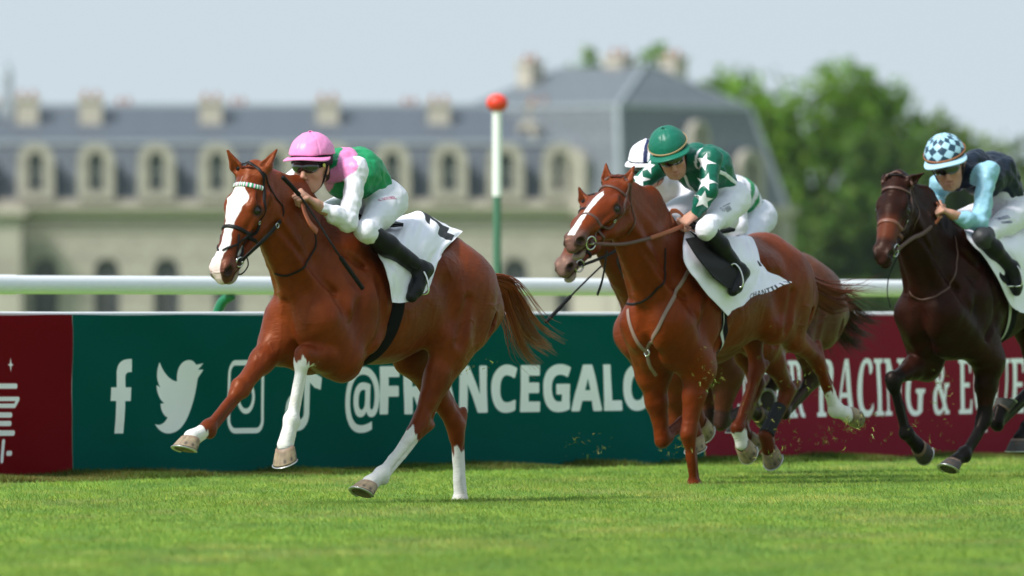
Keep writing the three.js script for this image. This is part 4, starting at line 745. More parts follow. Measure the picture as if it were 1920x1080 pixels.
function saddle(h, label, o) {
  const { T, fr, field, P } = h, t = fr.place(thing('racing_saddle', label, 'saddle', 'racing saddles'));
  const flap = (s) => sheet([[T(0.02, 0.02, 0.07 * s), T(0.03, -0.14, 0.235 * s), T(-0.02, -0.30, 0.295 * s), T(-0.12, -0.36, 0.31 * s)], [T(-0.12, 0.0, 0.05 * s), T(-0.12, -0.14, 0.255 * s), T(-0.16, -0.28, 0.30 * s), T(-0.19, -0.36, 0.315 * s)], [T(-0.26, 0.0, 0.06 * s), T(-0.24, -0.13, 0.25 * s), T(-0.26, -0.26, 0.30 * s), T(-0.26, -0.34, 0.315 * s)]], 20, 16, 0.008);
  if (o.flapPx) { const near = o.flapPx.map((r) => r.map(P)); for (const s of [-1, 1]) part('flap', sheet(near.map((r) => r.map((p) => V(p.x, p.y, -p.z * -1 * (s < 0 ? 1 : -1)))), 20, 16, 0.01), blackLeather, t); }
  else if (o.flaps !== false) for (const s of [-1, 1]) part('flap', flap(s), blackLeather, t);
  part('seat', sheet([[T(0.03, 0.07, -0.07), T(0.04, 0.09, 0), T(0.03, 0.07, 0.07)], [T(-0.15, 0.02, -0.12), T(-0.15, 0.035, 0), T(-0.15, 0.02, 0.12)], [T(-0.34, 0.04, -0.13), T(-0.34, 0.06, 0), T(-0.34, 0.04, 0.13)]], 14, 14, 0.02), blackLeather, t);
  const a = P(o.girth[0]), b = P(o.girth[1]), e1 = b.clone().sub(a); e1.z = 0; e1.normalize(); const c = T(-0.2, -0.42, 0); c.addScaledVector(V(-e1.y, e1.x, 0), a.clone().sub(c).dot(V(-e1.y, e1.x, 0)));
  part('girth', strap(field, ringPoints(field, c, e1, V(0, 0, 1), 44, 0.7), o.width ?? 0.1, { closed: true, n: 44, flat: 0.1, off: 0.004 }), o.girthM ?? mat(0.008, 0.008, 0.009, 0.8, { specularIntensity: 0.15 }), t);
  if (o.overgirth) { const g = o.overgirth; part('overgirth', strap(field, ringPoints(field, c.clone().addScaledVector(V(-e1.y, e1.x, 0), g.shift), e1, V(0, 0, 1), 44, 0.7), g.w, { closed: true, n: 44, flat: 0.12, off: 0.009 }), g.m, t); }
  for (const s of [-1, 1]) {
    const foot = P(o.foot); foot.z = Math.abs(foot.z) * s; const top = T(-0.10, -0.08, 0.22 * s);
    const st = part('stirrup_leather', tube([top, top.clone().lerp(foot, 0.5).add(V(0, 0, 0.06 * s)), foot.clone().add(V(0, 0.13, 0))], 0.011, { sides: 8, flat: 0.35 }), blackLeather, t);
    part('stirrup_iron', tube([V(0, 0.13, 0), V(0, 0.10, 0.035), V(0, 0.02, 0.058), V(0, -0.012, 0.05), V(0, -0.016, 0), V(0, -0.012, -0.05), V(0, 0.02, -0.058), V(0, 0.10, -0.035)].map((p) => V(p.z * (o.ironTurn ?? 0.4), p.y, p.z * 0.9).add(foot)), 0.006, { closed: true, sides: 8, seg: 40 }), o.ironM ?? steel, st);
  }
  return t;
}
// ---------------------------------------------------------------- jockeys
const skinM = vmat(0.5, { sheen: 0.1, specularIntensity: 0.4 }), silkM = vmat(0.4, { sheen: 0.5, sheenRoughness: 0.35, specularIntensity: 0.6 }), breechM = vmat(0.6, { sheen: 0.2 }), bootM = mat(0.009, 0.009, 0.010, 0.42, { specularIntensity: 0.4 }), lensM = mat(0.012, 0.012, 0.014, 0.08, { clearcoat: 1, clearcoatRoughness: 0.05 }), blackM = mat(0.009, 0.009, 0.010, 0.6, { specularIntensity: 0.35 });
const FLESH = [0.50, 0.255, 0.175];
function starShape(r) { const p = []; for (let i = 0; i < 10; i++) { const a = i * Math.PI / 5, q = i % 2 ? r * 0.42 : r; p.push([Math.sin(a) * q, Math.cos(a) * q]); } return p; }
// a flat shape laid on a curved surface at a place seen at a pixel; up runs towards a second pixel
function decal(field, fr, px, up, outline, parent, name, material, { z = 0, rings = 5, off = 0.0022 } = {}) {
  const { o, d } = fr.ray(...px), c = hit(field, o, d, o.length() - 3, o.length() + 4); if (!c) { console.log('decal misses', px); return null; }
  const n = gradient(field, c, 0.01), r2 = fr.ray(...up), far = r2.o.clone().addScaledVector(r2.d, c.clone().sub(r2.o).dot(r2.d)), y = far.sub(c); y.addScaledVector(n, -y.dot(n)).normalize(); const x = y.clone().cross(n);
  const put = (a, b) => { const p = c.clone().addScaledVector(x, a).addScaledVector(y, b); const q = hit(field, p.clone().addScaledVector(n, 0.08), n.clone().negate(), 0, 0.2) ?? p; return q.addScaledVector(gradient(field, q, 0.006), off); };
  const pos = [], uv = [], idx = [];
  if (Array.isArray(outline)) {
    const fine = []; outline.forEach((p, i) => { const q = outline[(i + 1) % outline.length]; for (let k = 0; k < 4; k++) fine.push([lerp(p[0], q[0], k / 4), lerp(p[1], q[1], k / 4)]); });
    const m = fine.length; for (let r = 0; r <= rings; r++) for (const [a, b] of fine) pos.push(...put(a * r / rings, b * r / rings).toArray());
    for (let r = 0; r < rings; r++) for (let i = 0; i < m; i++) { const a = r * m + i, b = r * m + (i + 1) % m; idx.push(a, a + m, b, b, a + m, b + m); }
  } else {
    const { w, h } = outline, nu = 24, nv = 14; for (let j = 0; j <= nv; j++) for (let i = 0; i <= nu; i++) { pos.push(...put((i / nu - 0.5) * w, (j / nv - 0.5) * h).toArray()); uv.push(i / nu, j / nv); if (i < nu && j < nv) { const a = j * (nu + 1) + i; idx.push(a, a + 1, a + nu + 2, a, a + nu + 2, a + nu + 1); } }
  }
  const g = new THREE.BufferGeometry(); g.setAttribute('position', new THREE.Float32BufferAttribute(pos, 3)); if (uv.length) g.setAttribute('uv', new THREE.Float32BufferAttribute(uv, 2)); g.setIndex(idx); g.computeVertexNormals();
  return part(name, g, material, parent);
}
const print = (w, h, draw) => { const t = canvas(512, Math.round(512 * h / w), draw); return new THREE.MeshPhysicalMaterial({ map: t, transparent: true, alphaTest: 0.4, roughness: 0.6, side: THREE.DoubleSide }); };

function jockey(h, S) {
  const { fr } = h, P = (q) => q.isVector3 ? q : fr.P(q), root = fr.place(thing('person', S.label, 'jockey', 'jockeys on the racehorses'));
  const J = {}; for (const k of Object.keys(S.j)) J[k] = P(S.j[k]);
  const flip = (v) => V(v.x, v.y, -v.z), M = (a, b) => { if (!J[b]) J[b] = flip(J[a]); };
  M('knL', 'knR'); M('anL', 'anR'); M('toL', 'toR'); J.hpL ??= J.pel.clone().add(V(0, -0.02, -0.095)); J.hpR ??= flip(J.hpL); M('shL', 'shR'); M('elL', 'elR'); M('wrL', 'wrR'); M('haL', 'haR');
  // head axes: turn to the left (towards us), nod down, lean
  const e = new THREE.Euler(S.lean ?? 0, S.turn ?? 0, -(S.nod ?? 0.15), 'YZX'), f = V(1, 0, 0).applyEuler(e), u = V(0, 1, 0).applyEuler(e), r = V(0, 0, 1).applyEuler(e);
  const k = S.headScale ?? 1.12, Hd = (x, y, z) => J.head.clone().addScaledVector(f, x * k).addScaledVector(u, y * k).addScaledVector(r, z * k);
  const head = [], E = (x, y, z, a, b, c, q) => head.push(ell(Hd(x, y, z), a * k, b * k, c * k, q, f, u, r)), C = (a, b, ra, rb, q) => head.push(cap(Hd(...a), Hd(...b), ra * k, rb * k, q)), X = (p, q) => head.push(cut(p, q));
  E(-0.01, 0.035, 0, 0.098, 0.092, 0.077, 0.02); E(0.035, -0.03, 0, 0.062, 0.085, 0.064, 0.04); E(0.055, -0.085, 0, 0.042, 0.035, 0.045, 0.03); E(0.083, -0.105, 0, 0.019, 0.017, 0.022, 0.015);
  C([0.0, -0.06, 0.055], [0.062, -0.103, 0.03], 0.016, 0.014, 0.025); C([0.0, -0.06, -0.055], [0.062, -0.103, -0.03], 0.016, 0.014, 0.025);
  C([0.092, 0.012, 0], [0.119, -0.035, 0], 0.009, 0.0125, 0.014); E(0.110, -0.043, 0.011, 0.011, 0.008, 0.008, 0.006); E(0.110, -0.043, -0.011, 0.011, 0.008, 0.008, 0.006);
  C([0.088, 0.024, 0.032], [0.095, 0.026, 0], 0.009, 0.008, 0.016); C([0.088, 0.024, -0.032], [0.095, 0.026, 0], 0.009, 0.008, 0.016);
  for (const s of [-1, 1]) { E(0.066, -0.03, 0.044 * s, 0.026, 0.02, 0.018, 0.02); E(-0.008, -0.012, 0.076 * s, 0.019, 0.032, 0.011, 0.008); X(ell(Hd(0.1, 0.004, 0.034 * s), 0.013 * k, 0.012 * k, 0.018 * k, 0.01, f, u, r), 0.012); head.push(ell(Hd(0.082, 0.003, 0.033 * s), 0.012 * k, 0.012 * k, 0.012 * k, 0.003)); X(ell(Hd(0.0, -0.012, 0.087 * s), 0.009 * k, 0.019 * k, 0.007 * k, 0.01, f, u, r), 0.006); }
  C([0.098, -0.069, 0.018], [0.105, -0.067, 0], 0.0065, 0.0075, 0.008); C([0.098, -0.069, -0.018], [0.105, -0.067, 0], 0.0065, 0.0075, 0.008); C([0.095, -0.082, 0.015], [0.102, -0.082, 0], 0.0065, 0.008, 0.008); C([0.095, -0.082, -0.015], [0.102, -0.082, 0], 0.0065, 0.008, 0.008);
  X(cap(Hd(0.106, -0.0755, -0.024), Hd(0.106, -0.0755, 0.024), 0.0022 * k), 0.004);
  const nk = Hd(-0.025, -0.05, 0); head.push(cap(nk, J.nek, 0.056, 0.062, 0.03));
  // hands closed on the reins
  const hands = [];
  for (const sd of ['L', 'R']) {
    const s = sd === 'L' ? -1 : 1, w = J['wr' + sd], a = J['ha' + sd].clone().sub(w).normalize(), n = (S['dorsal' + sd] ?? V(0.25, 0.9, 0.35 * s)).clone(); n.addScaledVector(a, -n.dot(a)).normalize();
    const t = n.clone().cross(a).multiplyScalar(s).normalize(), q = S.handScale ?? 1.1, at3 = (x, y, z) => w.clone().addScaledVector(a, x * q).addScaledVector(n, y * q).addScaledVector(t, z * q);
    hands.push(cap(w.clone().addScaledVector(a, -0.05), at3(0.01, 0, 0), 0.028, 0.026, 0.02));
    [-0.034, -0.012, 0.011, 0.033].forEach((o, i) => {
      const L = [0.9, 1, 1.05, 0.96][i === 0 ? 0 : i], kn = at3(0.088 - (i === 0 ? 0.008 : 0), 0.004, -o * -1), p1 = at3(0.088 + 0.022 * L, -0.03 * L, o), p2 = at3(0.088 - 0.002, -0.047 * L, o * 0.95), p3 = at3(0.088 - 0.022, -0.036 * L, o * 0.92);
      hands.push(cap(at3(0.015, 0, o * 0.55), kn, 0.0155, 0.0125, 0.016), cap(kn, p1, 0.0115, 0.0098, 0.005), cap(p1, p2, 0.0098, 0.009, 0.003), cap(p2, p3, 0.009, 0.0078, 0.003));
      hands.push(ell(kn.clone().addScaledVector(n, 0.004), 0.011, 0.011, 0.011, 0.006));
    });
    hands.push(cap(at3(0.02, -0.008, 0.024), at3(0.055, -0.02, 0.045), 0.017, 0.0135, 0.014), cap(at3(0.055, -0.02, 0.045), at3(0.082, -0.034, 0.034), 0.0125, 0.0108, 0.006), cap(at3(0.082, -0.034, 0.034), at3(0.094, -0.044, 0.012), 0.0105, 0.0085, 0.004));
    J['grip' + sd] = at3(0.088, -0.026, 0); J['gripAxis' + sd] = t;
  }
  const chest = J.nek.clone().lerp(J.pel, 0.22).add(V(0, -0.035, 0)), waist = J.nek.clone().lerp(J.pel, 0.72), bk = S.back ?? 0.03, spine = J.nek.clone().lerp(J.pel, 0.5).add(V(0, bk, 0));
  const bodyOf = (g) => [cap(chest, spine, 0.118 + g, 0.112 + g, 0.05, 1.28), cap(spine, J.pel, 0.112 + g, 0.108 + g, 0.05, 1.28), cap(J.shL, J.shR, 0.064 + g, 0.064 + g, 0.06), cap(J.nek.clone().lerp(J.pel, 0.08), chest, 0.075 + g, 0.11 + g, 0.05, 1.2)];
  const armOf = (g, l = 0) => ['L', 'R'].flatMap((d) => [cap(J['sh' + d], J['el' + d], 0.056 + g, 0.045 + g, 0.03), cap(J['el' + d], J['el' + d].clone().lerp(J['wr' + d], 0.45), 0.044 + g, 0.041 + g, 0.03), cap(J['el' + d].clone().lerp(J['wr' + d], 0.45), J['wr' + d].clone().lerp(J['el' + d], l), 0.041 + g, 0.03 + g * 0.4, 0.03)]);
  const legOf = (g) => ['L', 'R'].flatMap((d) => { const a = J['hp' + d], b = J['kn' + d], c = J['an' + d], m = b.clone().lerp(c, 0.3); return [cap(a, b, 0.088 + g, 0.056 + g, 0.04), ell(b, 0.053 + g, 0.053 + g, 0.052 + g, 0.04), cap(b, m, 0.052 + g, 0.05 + g, 0.03), cap(a, a.clone().lerp(b, 0.45).add(V(0, -0.02, 0)), 0.085 + g, 0.075 + g, 0.05)]; });
  const seat = (g) => [cap(J.hpL, J.hpR, 0.098 + g, 0.098 + g, 0.06), ell(J.pel, 0.11 + g, 0.105 + g, 0.13 + g, 0.05), ...[-1, 1].map((s) => ell(J.pel.clone().add(V(-0.055, -0.015, 0.07 * s)), 0.085 + g, 0.088 + g, 0.08 + g, 0.04))];
  const shin = (g) => ['L', 'R'].flatMap((d) => { const b = J['kn' + d], c = J['an' + d], t = J['to' + d], v = c.clone().sub(b).normalize(), ft = t.clone().sub(c), heel = c.clone().addScaledVector(v, 0.06).addScaledVector(ft.clone().normalize(), -0.025), ball = c.clone().lerp(t, 0.72).addScaledVector(v, 0.012); return [cap(b.clone().lerp(c, 0.05), b.clone().lerp(c, 0.4), 0.057 + g, 0.057 + g, 0.03), cap(b.clone().lerp(c, 0.4), c, 0.056 + g, 0.041 + g, 0.03), ell(c.clone().addScaledVector(v, 0.02), 0.042 + g, 0.042 + g, 0.04 + g, 0.03), ell(heel, 0.034 + g, 0.034 + g, 0.034 + g, 0.03), cap(c.clone().addScaledVector(v, 0.02), ball, 0.042 + g, 0.036 + g, 0.03), cap(ball, t, 0.037 + g, 0.029 + g, 0.02), cap(heel, ball.clone().addScaledVector(v, 0.01), 0.028 + g, 0.03 + g, 0.02)]; });
  if (S.show) { const D = (a, b) => J[a].distanceTo(J[b]).toFixed(2); console.log(S.label, 'torso', D('nek', 'pel'), 'armL', D('shL', 'elL'), D('elL', 'wrL'), D('wrL', 'haL'), 'armR', D('shR', 'elR'), D('elR', 'wrR'), D('wrR', 'haR'), 'leg', D('hpL', 'knL'), D('knL', 'anL'), D('anL', 'toL'), 'head-neck', D('head', 'nek')); }
  // the body: one figure, fine about head and hands
  const body = [...bodyOf(-0.012), ...armOf(-0.006), ...legOf(-0.01), ...seat(-0.012), ...shin(-0.01), ...head, ...hands];
  const flesh = S.flesh ?? FLESH;
  const skinColor = (x, y, z) => { const n = fbm(x * 26, y * 26, z * 26); let c = flesh.map((v, i) => v * (1 + 0.12 * n)); const d = V(x, y, z).sub(J.head), a = d.dot(f) / k, b = d.dot(u) / k, q = d.dot(r) / k; if (a > 0.09 && Math.hypot(b + 0.0755, q * 0.5) < 0.0125) c = mix3(c, [0.42, 0.15, 0.12], 0.65); if (a > 0.03 && b < -0.03 && b > -0.075) c = mix3(c, [0.52, 0.2, 0.145], 0.35 * smooth(0.1, 0.05, Math.abs(Math.abs(q) - 0.04))); if (a > 0.0 && b < -0.06) c = mix3(c, [0.36, 0.22, 0.16], 0.22); if (b > 0.02 || (a < -0.01 && b > -0.09 && a > -0.15 && Math.abs(q) < 0.085)) if (d.length() < 0.16 * k) c = S.hair ?? [0.06, 0.035, 0.02]; return c; };
  const zones = [[J.head.clone().add(V(0, -0.01, 0)), 0.175], ...['L', 'R'].map((d) => [J['wr' + d].clone().lerp(J['ha' + d], 0.7), 0.1])];
  const bits = [skin(body, 0.011, { color: skinColor })]; const inZone = (x, y, z, m = 0) => zones.some(([c, q]) => c.distanceTo(V(x, y, z)) < q - m);
  const cull = (g, test) => { const p = g.attributes.position, id = g.index.array, out = []; for (let i = 0; i < id.length; i += 3) if (test(p.getX(id[i]), p.getY(id[i]), p.getZ(id[i]))) out.push(id[i], id[i + 1], id[i + 2]); g.setIndex(out); return g; };
  cull(bits[0], (x, y, z) => !inZone(x, y, z, 0.012));
  for (const [c, q] of zones) bits.push(cull(skin(body, S.fine ?? 0.0032, { color: skinColor, lo: [c.x - q, c.y - q, c.z - q], hi: [c.x + q, c.y + q, c.z + q] }), (x, y, z) => c.distanceTo(V(x, y, z)) < q));
  part('body', merge(bits), skinM, root);
  // clothes
  const jp = [...bodyOf(0.006), cap(J.nek.clone().lerp(nk, 0.5), J.nek, 0.067, 0.082, 0.04), ...armOf(S.sleeve ?? 0.014, S.cuff ?? 0.06)];
  const seg = (p, a, b) => { const v = b.clone().sub(a), t = clamp(p.clone().sub(a).dot(v) / v.lengthSq()); return [p.distanceTo(a.clone().addScaledVector(v, t)), t]; };
  const where = (x, y, z) => { // nearest part of the jacket: torso, or left / right arm with how far down it (0 shoulder, 1 elbow, 2 wrist)
    const p = V(x, y, z), arms = ['L', 'R'].map((d) => { const A = seg(p, J['sh' + d], J['el' + d]), B = seg(p, J['el' + d], J['wr' + d]); return A[0] < B[0] ? [A[0], A[1]] : [B[0], 1 + B[1]]; });
    const inL = J.nek.clone().lerp(J.shL, 0.45), inR = J.nek.clone().lerp(J.shR, 0.45), tor = Math.min(seg(p, chest, spine)[0], seg(p, spine, J.pel)[0], seg(p, inL, inR)[0] * 1.5, seg(p, J.nek, chest)[0]), i = arms[0][0] < arms[1][0] ? 0 : 1, sh = seg(p, J.shL, J.shR)[0];
    const arm = arms[i][0] / (S.armW ?? 0.068) < tor / 0.135; return { arm, side: i, t: arms[i][1], d: arms[i][0], tor, edge: tor / 0.135 - arms[i][0] / 0.062, along: seg(p, J.nek, J.pel)[1] }; };
  const fold = S.fold ?? 1;
  const jdisp = (x, y, z) => fold * (0.0028 * Math.abs(noise(x * 16 + z * 9, y * 15 - x * 9, z * 15 + 4)) + 0.002 * Math.abs(noise(x * 30 - y * 22, y * 26 + z * 18, z * 30)) + 0.0045 * noise(x * 11 + y * 5, y * 7 - z * 4, z * 12) + 0.0032 * noise(x * 24 - y * 15, y * 20 + x * 9, z * 26) + 0.0014 * noise(x * 55, y * 48, z * 52));
  const jfield = (x, y, z) => evaluate(jp, x, y, z) + jdisp(x, y, z);
  J.sash = (S.sash ?? []).map(([qx, qy]) => { const r = fr.ray(qx, qy); return hit((x, y, z) => evaluate(jp, x, y, z), r.o, r.d, r.o.length() - 3, r.o.length() + 4) ?? P([qx, qy, -0.12]); });
  const jcol = (x, y, z, nx, ny, nz) => S.silks(where(x, y, z), V(x, y, z), V(nx, ny, nz), J);
  // the jacket ends at the waist and leaves the neck free
  const wd = J.pel.clone().sub(spine).normalize(), wp = spine.clone().lerp(J.pel, S.hem ?? 0.62);
  const gj = cull(skin(jp, S.jacketCell ?? 0.006, { color: jcol, disp: jdisp }), (x, y, z) => V(x, y, z).sub(wp).dot(wd) < 0.012 * noise(x * 20, y * 20, z * 20) || where(x, y, z).arm);
  part('jacket', gj, silkM, root);
  if (S.collar) part('collar', tube(ringPoints((x, y, z) => evaluate(head, x, y, z), J.nek.clone().lerp(nk, 0.55), f.clone().add(u.clone().multiplyScalar(0)).normalize(), r, 20, 0.2).map((p) => p), 0.014, { closed: true, sides: 8, seg: 40 }), mat(...S.collar, 0.5), root);
  const bp = [...seat(0.002), ...legOf(0.003), cap(J.pel, J.pel.clone().lerp(J.nek, 0.3), 0.11, 0.1, 0.04, 1.25)], bdisp = (x, y, z) => 0.0034 * noise(x * 16, y * 24, z * 16) + 0.003 * Math.abs(noise(x * 26 + y * 18, y * 30, z * 26)) + 0.0012 * noise(x * 44, y * 60, z * 44), bfield = (x, y, z) => evaluate(bp, x, y, z) + bdisp(x, y, z);
  part('breeches', skin(bp, 0.0065, { color: (x, y, z) => S.breeches ? S.breeches(V(x, y, z), J) : [0.76, 0.74, 0.80], disp: bdisp }), breechM, root);
  for (const d of ['L', 'R']) { const pr = shin(0.004).slice(d === 'L' ? 0 : 7, d === 'L' ? 7 : 14); part('boot', skin(pr, 0.006, { disp: (x, y, z) => 0.0018 * noise(x * 24, y * 24, z * 24) + 0.001 * noise(x * 60, y * 40, z * 60) }), bootM, root); }
  // cap over the helmet, harness, goggles
  const dc = Hd(-0.012, 0.045, 0), dome = [ell(dc, 0.130 * k, 0.122 * k, 0.112 * k, 0.02, f, u, r), ell(Hd(-0.012, 0.168, 0), 0.013, 0.008, 0.013, 0.012, f, u, r)];
  const lowP = Hd(0.0, 0.058, 0), lowN = u.clone().addScaledVector(f, -0.06).normalize();
  const flatCut = { c: [lowP.x, lowP.y, lowP.z], r: 9, k: 0.006, sub: true, f: (x, y, z) => (x - lowP.x) * lowN.x + (y - lowP.y) * lowN.y + (z - lowP.z) * lowN.z };
  dome.push(flatCut);
  for (let i = 0; i < 6; i++) { const a = i * Math.PI / 3 + 0.26, m = []; for (let q = 0; q < 5; q++) { const b = q * 0.38; m.push(dc.clone().addScaledVector(u, 0.123 * k * Math.cos(b)).addScaledVector(f, 0.131 * k * Math.sin(b) * Math.cos(a)).addScaledVector(r, 0.113 * k * Math.sin(b) * Math.sin(a))); } for (let q = 0; q < 4; q++) dome.push(cut(cap(m[q], m[q + 1], 0.0016), 0.006)); }
  const peak = [{ ...ell(Hd(0.055, 0.06, 0), (S.peak ?? 0.158) * k - 0.055 * k, 0.2, 0.118 * k, 0.01, f, u, r) }];
  const pz = Hd(0.055, 0.064, 0), pn = u.clone().addScaledVector(f, 0.12).normalize(); // a curved plate 8 mm thick
  const plate = (x, y, z) => { const q = (x - pz.x) * r.x + (y - pz.y) * r.y + (z - pz.z) * r.z; return (x - pz.x) * pn.x + (y - pz.y) * pn.y + (z - pz.z) * pn.z + q * q * 1.6; };
  peak.push({ c: [pz.x, pz.y, pz.z], r: 9, k: 0.004, sub: true, f: (x, y, z) => 0.005 - Math.abs(plate(x, y, z)) > 0 ? -(0.005 - Math.abs(plate(x, y, z))) * -1 * -1 * -1 * -1 : -(Math.abs(plate(x, y, z)) - 0.005) });
  peak[1].f = (x, y, z) => 0.005 - Math.abs(plate(x, y, z)); peak[1].f2 = 1;
  peak.push({ c: [dc.x, dc.y, dc.z], r: 9, k: 0.004, sub: true, f: ell(dc, 0.126 * k, 0.118 * k, 0.108 * k, 0.02, f, u, r).f });
  const cdisp = (x, y, z) => 0.0024 * noise(x * 24, y * 24, z * 24) + 0.0012 * noise(x * 60, y * 60, z * 60);
  const capCol = (x, y, z) => { const d = V(x, y, z).sub(dc), a = d.dot(f) / k, b = d.dot(u) / k, q = d.dot(r) / k; return S.cap(Math.atan2(q, a), b, a, q); };
  part('cap', skin(dome, 0.0045, { color: capCol, disp: cdisp }), silkM, root);
  part('cap_peak', skin(peak, 0.0035, { color: (x, y, z) => (S.peakColor ?? S.cap)(0, 0.0, 0.1, 0) }), silkM, root);
  // lower edge of the helmet below the cap: a black band lower at the back
  const bl = Hd(0.0, 0.012, 0), bn = u.clone().addScaledVector(f, -0.2).normalize();
  const g2 = cull(skin([ell(Hd(-0.012, 0.04, 0), 0.119 * k, 0.11 * k, 0.1 * k, 0.01, f, u, r)], 0.005), (x, y, z) => V(x, y, z).sub(bl).dot(bn) > 0 && flatCut.f(x, y, z) < 0.02);
  part('helmet_rim', g2, blackM, root);
  if (S.capBand) part('cap_band', tube(Array.from({ length: 40 }, (_, i) => { const a = i / 40 * 2 * Math.PI; const p = lowP.clone().addScaledVector(lowN, 0.012); return p.addScaledVector(f, Math.cos(a) * 0.131 * k - 0.012 * k).addScaledVector(r, Math.sin(a) * 0.1135 * k); }), 0.0065, { closed: true, sides: 8, seg: 80, normals: Array.from({ length: 40 }, (_, i) => f.clone().multiplyScalar(Math.cos(i / 40 * 2 * Math.PI)).addScaledVector(r, Math.sin(i / 40 * 2 * Math.PI))), flat: 0.35 }), mat(...S.capBand, 0.6), root);
  const gog = [ell(Hd(0.092, 0.008, 0.031), 0.019 * k, 0.030 * k, 0.043 * k, 0.012, f.clone().multiplyScalar(0.88).addScaledVector(r, 0.47).normalize(), u, r.clone().multiplyScalar(0.88).addScaledVector(f, -0.47).normalize()), ell(Hd(0.092, 0.008, -0.031), 0.019 * k, 0.030 * k, 0.043 * k, 0.012, f.clone().multiplyScalar(0.88).addScaledVector(r, -0.47).normalize(), u, r.clone().multiplyScalar(0.88).addScaledVector(f, 0.47).normalize())];
  const gp = part('goggles', skin(gog, 0.003), lensM, root);
  for (const s of [-1, 1]) {
    part('goggle_strap', tube([Hd(0.082, 0.008, 0.058 * s), Hd(0.04, 0.014, 0.081 * s), Hd(-0.01, 0.022, 0.098 * s), Hd(-0.06, 0.03, 0.088 * s), Hd(-0.115, 0.035, 0.04 * s), Hd(-0.13, 0.036, 0)], 0.012, { sides: 8, normals: [[0.3, s], [0.2, s], [0, s], [-0.4, s], [-1, s * 0.5], [-1, 0]].map(([a, b]) => f.clone().multiplyScalar(a).addScaledVector(r, b)), flat: 0.2, seg: 24 }), blackM, gp);
    part('chin_strap', tube([Hd(0.0, 0.03, 0.09 * s), Hd(0.012, -0.03, 0.078 * s), Hd(0.03, -0.085, 0.06 * s), Hd(0.058, -0.124, 0.02 * s), Hd(0.06, -0.126, 0)], 0.006, { sides: 6, seg: 20 }), blackM, root);
  }
  if (S.badge) part('goggle_badge', new THREE.CylinderGeometry(0.011, 0.011, 0.004, 20).rotateX(Math.PI / 2).translate(0, 0, 0), mat(...S.badge, 0.5), gp).position.copy(Hd(0.05, 0.012, -0.086));
  return { J, root, jfield, bfield, Hd, fr, where };
}
function whip(fr, label, pts, handle = 0.18) {
  const t = fr.place(thing('whip', label, 'whip', 'riding whips')), q = pts.map((p) => p.isVector3 ? p : fr.P(p)), c = new THREE.CatmullRomCurve3(q), at2 = (t) => c.getPointAt(t);
  part('grip', tube([at2(0), at2(handle / 2), at2(handle)], 0.0125, { sides: 10 }), blackM, t); part('shaft', tube([at2(handle), at2(0.4), at2(0.62), at2(0.74)], 0.006, { sides: 8 }), blackLeather, t); part('pad', tube([at2(0.7), at2(0.76), at2(0.9), at2(1)], (s) => 0.0125 * (s < 0.05 ? 0.6 : 1), { sides: 10 }), blackM, t);
  return t;
}
// ---------------------------------------------------------------- the runners
const WHITE = [0.74, 0.72, 0.69];
const chestnut = { a: [0.19, 0.037, 0.008], b: [0.095, 0.015, 0.004], muzzle: [0.09, 0.05, 0.04], muzzleMix: 0.5, ear: [0.19, 0.045, 0.014] };
const h1 = horse({ show: 1, label: 'leading chestnut racehorse with a broad white blaze and white socks, galloping ahead', group: null,
  px: 650, depth: 60.65, deg: 52, cell: 0.0065, headCell: 0.0036, withers: [650, 424], croup: [830, 452], poll: [463, 318, 0], nose: [399, 514, 0],
  ears: [[519, 281, -0.09], [427, 283, 0.10]], earFace: V(1, 0.2, -0.2),
  fore: { L: [[643, 668, -0.15], [568, 668, -0.125], [546, 786, -0.115], [534, 836, -0.11], [527, 880, -0.11]], R: [[520, 640, 0.14], [450, 728, 0.13], [391, 801, 0.12], [359, 820, 0.12], [330, 848, 0.12]] },
  hind: { L: [[845, 632, -0.17], [787, 795, -0.12], [716, 889, -0.11], [693, 906, -0.11], [656, 929, -0.11]], R: [[775, 662, 0.16], [855, 797, 0.11], [862, 942, 0.10], [857, 976, 0.10], [847, 1010, 0.10]] },
  socks: { foreL: 0.09, foreR: 1.35, hindL: 0.18, hindR: 0.33 }, coat: chestnut, seed: 3, mouth: 0.004, lip: [0.5, 0.42, 0.36],
  blaze: (u, v, q, n) => { if (v < -0.12) return null; const c = -0.006 + 0.012 * Math.sin(u * 9), hw = u < 0.1 ? 0 : u < 0.16 ? lerp(0.03, 0.074, (u - 0.1) / 0.06) : u < 0.3 ? lerp(0.074, 0.03, (u - 0.16) / 0.14) : u < 0.45 ? 0.028 : lerp(0.028, 0.05, (u - 0.45) / 0.1); const e = Math.min(hw - Math.abs(q - c - (u > 0.42 ? 0.025 * smooth(0.42, 0.5, u) : 0)), u > 0.44 ? q + 0.022 + 0.02 * smooth(0.5, 0.44, u) : 1) + n * 0.005; return e > -0.002 ? [smooth(-0.002, 0.003, e), u > 0.5 ? mix3(WHITE, [0.6, 0.4, 0.36], smooth(0.5, 0.58, u) * 0.7) : WHITE] : null; },
  tail: { path: [[948, 540, 0], [972, 588, 0], [992, 636, 0], [1034, 668, 0.02]], n: 420, spread: 0.042, a: [0.21, 0.042, 0.011], b: [0.33, 0.14, 0.06], from: 0.5 } });
const checks = (u) => { const k = Math.floor(u * 34); return k % 2 ? [0.02, 0.30, 0.14] : k % 4 ? [0.85, 0.4, 0.6] : [0.82, 0.82, 0.8]; };
